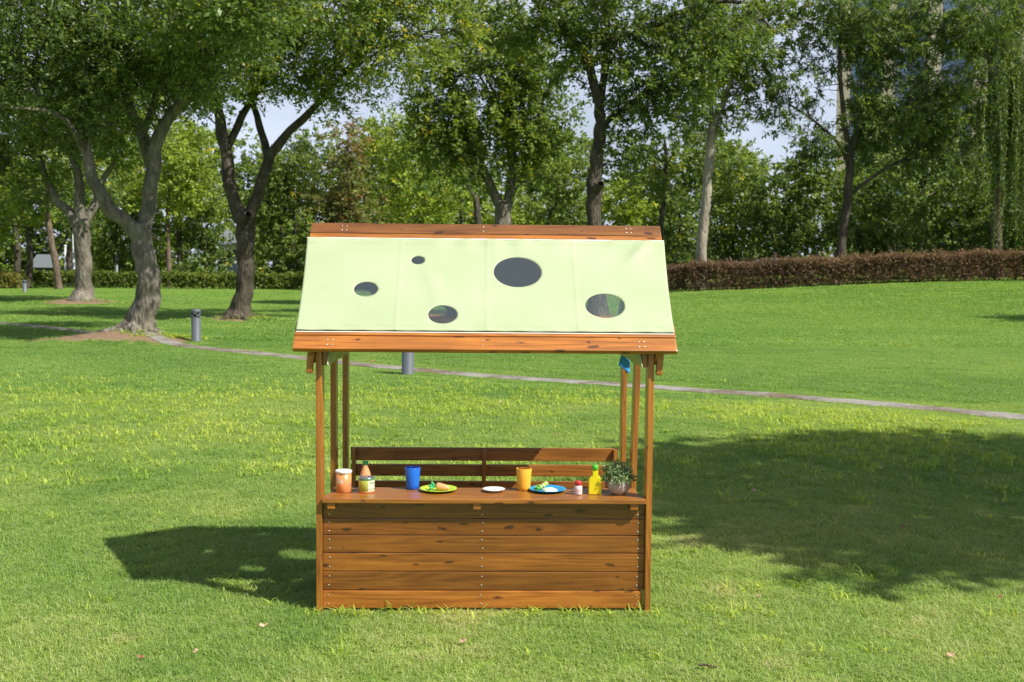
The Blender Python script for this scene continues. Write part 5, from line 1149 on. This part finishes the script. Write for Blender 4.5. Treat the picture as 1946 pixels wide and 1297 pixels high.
# potted plant
def pot_mat():
    mt, t, b = new_mat('speckled_clay'); l = t.links.new
    c = N(t, 'ShaderNodeTexCoord'); n1 = N(t, 'ShaderNodeTexNoise', Scale=140.0, Detail=6.0, Roughness=.75); l(c.outputs['Object'], n1.inputs['Vector'])
    mp_ = N(t, 'ShaderNodeMapping'); mp_.inputs['Scale'].default_value = (1, 1, 5); l(c.outputs['Object'], mp_.inputs[0]); n2 = N(t, 'ShaderNodeTexNoise', Scale=28.0, Detail=3.0); l(mp_.outputs[0], n2.inputs['Vector'])
    r = ramp(t, [(.3, (.22, .18, .155)), (.5, (.46, .41, .38)), (.7, (.56, .52, .49))]); l(n1.outputs['Fac'], r.inputs[0]); r2 = ramp(t, [(.35, (.78, .74, .70)), (.65, (1.08, 1.06, 1.05))]); l(n2.outputs['Fac'], r2.inputs[0])
    mm = N(t, 'ShaderNodeMixRGB', blend_type='MULTIPLY'); mm.inputs[0].default_value = 1; l(r.outputs[0], mm.inputs[1]); l(r2.outputs[0], mm.inputs[2]); l(mm.outputs[0], b.inputs['Base Color']); b.inputs['Roughness'].default_value = .7
    return mt
p = at_counter(1175.5, 4.195); t_ = empty('potted_plant', p); R0 = 0.0415
pr = [(.021, 0.0), (.0235, .0008), (.032, .008), (.0385, .018), (R0, .030), (.0405, .042), (.0365, .053), (.031, .0600), (.0285, .0612), (.0270, .0600), (.0300, .050), (.0005, .048)]
link('pot', lathe('pot', pr, 56, True, True, False), pot_mat(), t_)
rp_ = np.random.default_rng(9); parts = []; CE = []; AX = []
for s_ in range(170):
    th = rp_.random() * 6.283; el = math.acos(1 - rp_.random() * 1.25); d_ = np.array((math.sin(el) * math.cos(th), math.sin(el) * math.sin(th), math.cos(el)))
    L_ = 0.050 + .022 * rp_.random(); st = np.array((.014 * math.cos(th), .014 * math.sin(th), .052)); c_ = np.array((0, 0, .060)); e = c_ + d_ * L_ * np.array((1, 1, .88)); mid = (st + e) / 2 + np.array((0, 0, .008))
    pa = catmull([st, mid, e], 4); parts.append(tube(pa, np.linspace(.0007, .0004, len(pa)), 4))
    for q in range(13):
        k_ = rp_.integers(2, len(pa)); CE.append(pa[k_] + rp_.normal(size=3) * .0035); AX.append(d_ * .6 + rp_.normal(size=3) * .7)
Vs, Qs = join(parts); link('stems', mesh_np('stems', Vs, Qs, True), BARK_BROWN, t_)
Vl = leaf_quads(np.array(CE), np.array(AX), .0105, .0048, rp_, .5)
link('foliage', mesh_np('foliage', Vl, np.arange(len(Vl)).reshape(-1, 4), False, {'tint': np.repeat(rp_.random(len(Vl) // 4), 4)}), LEAF_POT, t_)
tag(t_, 'bushy green plant in a round speckled clay pot at the counter end', 'potted plant')

# ------------------------------------------------------------------ bollard lights
BOLL = plain('bollard_paint', (0.115, 0.13, 0.15), 0.4, metal=0.0, var=.1); BOLLIN = plain('bollard_core', (0.02, 0.022, 0.025), 0.4)
def bollard(label, foot, h=0.52, r=0.075, small=False):
    foot = (foot[0], foot[1], float(ground_h(foot[0], foot[1]))); t_ = empty('bollard_light', foot); hs = h * 0.74
    link('shaft', lathe('shaft', [(r * 1.02, -.03), (r * 1.02, .01), (r, .012), (r, hs - .004), (r * .97, hs)], 28), BOLL, t_)
    link('core', lathe('core', [(r * .62, hs - .01), (r * .62, h - .02)], 20), BOLLIN, t_)
    link('cap', lathe('cap', [(r * .97, h - .052), (r, h - .050), (r, h - .006), (r * .92, h), (r * .3, h + .002)], 28), BOLL, t_)
    for hand in (-1, 1):
        for s_ in range(4):
            a0 = s_ * math.pi / 2; pts = []
            for q in range(9):
                a_ = a0 + hand * q / 8 * math.pi * .62; pts.append((r * .92 * math.cos(a_), r * .92 * math.sin(a_), hs - .006 + (h - .048 - hs + .012) * q / 8))
            V, Q = tube(np.array(pts), np.full(9, r * .11), 6); link('lattice_bar', mesh_np('lattice_bar', V, Q, True), BOLL, t_)
    tag(t_, label, 'bollard light', 'grey bollard lights by the path')
bollard('grey bollard light on the lawn between the two forked trees', on_ground(373, 649)); bollard('grey bollard light by the path, seen under the stall roof', on_ground(775, 712), 0.52, 0.072)
bollard('small grey bollard light at the end of the yellow hedge', on_ground(47, 556), .50, .085)

# ------------------------------------------------------------------ far things on the left
WPAINT = plain('white_paint', (0.72, 0.74, 0.76), 0.5); GLASSY = plain('dark_glass', (0.035, 0.045, 0.07), 0.1); SLATE = plain('slate_roof', (0.13, 0.15, 0.16), 0.7)
def pole(name, label, px, py0, py1, d, rpx, top=None):
    p0 = P(px, py0, d); z0 = float(ground_h(p0[0], p0[1])); p1 = P(px, py1, d); r_ = rpx * d / F_PX; h_ = p1[2] - z0
    t_ = empty(name, (p0[0], p0[1], z0)); link('column', lathe('column', [(r_ * 1.5, -.05), (r_ * 1.5, .06), (r_, .08), (r_ * .85, h_ - .02), (r_ * .6, h_)], 14), WPAINT if not top else BOLL, t_)
    if top:
        link('lamp_head', lathe('lamp_head', [(r_ * 1.15, h_ - .62), (r_ * 1.2, h_ - .6), (r_ * 1.2, h_ - .02), (r_, h_)], 14), BOLLIN, t_)
        link('cap', lathe('cap', [(r_ * 1.3, h_), (r_ * 1.3, h_ + .04), (r_ * .5, h_ + .06)], 14), BOLL, t_)
    else: link('cap', lathe('cap', [(r_ * 1.2, h_ - .04), (r_ * 1.25, h_ - .02), (r_ * 1.25, h_ + .03), (r_ * .4, h_ + .05)], 14), WPAINT, t_)
    tag(t_, label, 'post')
pole('white_post', 'thin white post behind the hedge, left of the straight grey trunk', 125, 535, 468, 60, 2.2); pole('white_post', 'pale post touching the left side of the straight grey trunk', 141, 535, 440, 59, 2.6); pole('lamp_column', 'grey column light with dark top behind the hedge between the grey trunks', 222, 535, 476, 58, 3.2, True)
# white booth
c = P(433, 530, 66); z0 = float(ground_h(c[0], c[1])); t_ = empty('white_booth', (c[0], c[1], z0), R(12))
for sx in (-1, 1):
    for sy in (-1, 1): link('post', box_mesh('post', .14, .14, 2.2, .01), WPAINT, t_, (sx * .62, sy * .62, 1.1))
link('lintel', box_mesh('lintel', 1.5, .12, .22, .01), WPAINT, t_, (0, -.64, 2.25)); link('lintel', box_mesh('lintel', 1.5, .12, .22, .01), WPAINT, t_, (0, .64, 2.25))
link('back_panel', box_mesh('back_panel', 1.1, .05, 2.1, .01), GLASSY, t_, (0, .58, 1.06)); link('rail', box_mesh('rail', 1.1, .06, .08, .01), WPAINT, t_, (0, -.62, 1.45))
VV = [(-.85, -.85, 2.362), (.85, -.85, 2.362), (.85, .85, 2.362), (-.85, .85, 2.362), (0, 0, 3.3)]; link('roof', mesh_py('roof', VV, [(0, 1, 4), (1, 2, 4), (2, 3, 4), (3, 0, 4), (3, 2, 1, 0)]), SLATE, t_)
tag(t_, 'small white framed booth with dark pointed roof behind the hedge', 'booth')
# shed
c = P(85, 530, 70); z0 = float(ground_h(c[0], c[1])); t_ = empty('park_shed', (c[0], c[1], z0))
link('wall', box_mesh('wall', 1.1, 1.0, 1.0, .01), plain('dark_boards', (.03, .028, .025), .8), t_, (0, 0, .5)); VV = [(-.75, -.7, .95), (.75, -.7, .95), (.75, .7, .95), (-.75, .7, .95), (-.45, 0, 1.75), (.45, 0, 1.75)]
link('roof', mesh_py('roof', VV, [(0, 1, 5, 4), (2, 3, 4, 5), (1, 2, 5), (3, 0, 4), (3, 2, 1, 0)]), SLATE, t_); link('door', box_mesh('door', .42, .03, .8, .004), plain('door_paint', (.05, .05, .05), .6), t_, (.1, -.515, .42))
tag(t_, 'small dark shed with grey hipped roof behind the left trunks', 'shed')

# tall building on the right, far behind the trees
STONE = plain('beige_stone', (.47, .39, .32), .85, var=.12, scale=.6); PANE = plain('blue_pane', (.10, .16, .27), .12, spec=.6, var=.2, scale=.3); FRAME = plain('window_frame', (.10, .10, .11), .5)
BD = 125.0; BRZ = R(-16.0); bl = P(1600, 508, BD)[0]; br = P(1925, 508, BD)[0]; BW = br - bl; BH = 46.0; t_ = empty('tall_building', ((bl + br) / 2, BD, float(ground_h(bl, BD))), BRZ)
link('wall', box_mesh('wall', BW, 14, BH, .05), STONE, t_, (0, 7, BH / 2))
bays = 4; pw_ = BW / bays; pil = box_mesh('pilaster', 1.35, .7, BH - 1, .03); pil.materials.append(STONE); sp_ = box_mesh('spandrel', pw_ - 1.35, .35, .8, .02); sp_.materials.append(plain('spandrel_panel', (.13, .15, .20), .4))
pane_me = box_mesh('pane', (pw_ - 1.5) / 2, .08, 2.5, .0); pane_me.materials.append(PANE); mul_me = box_mesh('mullion', .12, .16, 2.6, .0); mul_me.materials.append(FRAME)
for i in range(bays + 1): link('pilaster', pil, None, t_, (-BW / 2 + i * pw_, -.25, (BH - 1) / 2))
for i in range(bays):
    x_ = -BW / 2 + (i + .5) * pw_
    for fl in range(13):
        z_ = 2.2 + fl * 3.4
        win = link('window', pane_me, None, t_, (x_ - (pw_ - 1.5) / 4, -.06, z_)); link('pane', pane_me, None, win, ((pw_ - 1.5) / 2, 0, 0)); link('mullion', mul_me, None, win, ((pw_ - 1.5) / 4, -.05, 0))
        link('spandrel', sp_, None, t_, (x_, -.14, z_ + 1.7))
link('parapet', box_mesh('parapet', BW + 1.6, 15, 1.2, .05), STONE, t_, (0, 7, BH + .6))
tag(t_, 'tall beige stone building with blue windows far behind the right trees', 'building')

# ------------------------------------------------------------------ fallen leaves and a twig on the lawn
DRY = [plain('dry_leaf_pale', (.62, .40, .26), .7, var=.25, scale=80), plain('dry_leaf_brown', (.26, .12, .06), .7, var=.3, scale=80), plain('dry_leaf_pink', (.44, .28, .18), .7, var=.25, scale=80)]
lv = [(500, 1201, .030, 0, 'pale dry leaf on the grass in front of the stall shadow'), (879, 1231, .024, 2, 'pinkish dry leaf on the grass in front of the stall'), (268, 1262, .024, 1, 'dark brown leaf scrap near the lower left corner'), (1433, 940, .034, 2, 'pinkish fallen leaf in the tree shade right of the stall'), (1805, 858, .040, 1, 'brown fallen leaf in the shade near the right edge'),
      (1715, 1009, .030, 1, 'reddish fallen leaf low in the tree shade'), (1805, 1258, .028, 2, 'pale pink leaf near the lower right corner'), (1898, 1146, .026, 1, 'small brown leaf just below the shade edge at right'), (1441, 1143, .018, 2, 'tiny pink leaf among the coarse tufts right of the stall'), (372, 1250, .018, 0, 'small pale leaf scrap in the foreground left of the stall'), (950, 769, .040, 0, 'pale leaf on the coarse grass seen beneath the roof'), (1057, 832, .036, 1, 'dark leaf on the grass just above the bench back'), (708, 690, .06, 1, 'brown leaf clump by the path left of the second bollard'), (1672, 896, .032, 0, 'yellowish leaf in the middle of the tree shade')]
for q, (px, py, sz, mi, lab) in enumerate(lv):
    sz *= 0.72; gp_ = on_ground(px, py); r_ = np.random.default_rng(q); n = 9; VV = []; FF = []
    for i in range(n):
        t0 = i / (n - 1); wd = sz * .42 * math.sin(math.pi * min(1, t0 * .94 + .05)) ** .8; curl = sz * .18 * (t0 - .5) ** 2 * (1 + r_.random())
        for sgn in (-1, 0, 1): VV.append((sz * (t0 - .5) * 1.5, sgn * wd * (1 + .15 * math.sin(9 * t0 + q)), curl + abs(sgn) * sz * .10 + .003 * math.sin(i + q)))
        if i:
            b0 = (i - 1) * 3
            for j in range(2): FF.append((b0 + j, b0 + j + 1, b0 + j + 4, b0 + j + 3))
    o = link('fallen_leaf', mesh_py('fallen_leaf', VV, FF, True), DRY[mi], None, (gp_[0], gp_[1], gp_[2] + .022), (.40 + r_.normal() * .12, r_.normal() * .15, r_.normal() * .5))
    md = o.modifiers.new('thickness', 'SOLIDIFY'); md.thickness = .0008; tag(o, lab, 'fallen leaf', 'fallen leaves on the lawn')
gp_ = on_ground(1344, 1279); V, Q = tube(catmull([(-.028, 0, .0), (-.010, .003, .002), (.012, -.002, .001), (.030, .002, -.001)], 5), np.linspace(.0042, .0030, 16), 8, .12)
o = link('twig', mesh_np('twig', V, Q, True), BARK_BROWN, None, (gp_[0], gp_[1], .022), (0, .05, -.12)); tag(o, 'short grey-brown twig lying in the foreground grass', 'twig')

print('leaves', LEAFCOUNT, 'polys', sum(len(m_.polygons) for m_ in bpy.data.meshes))
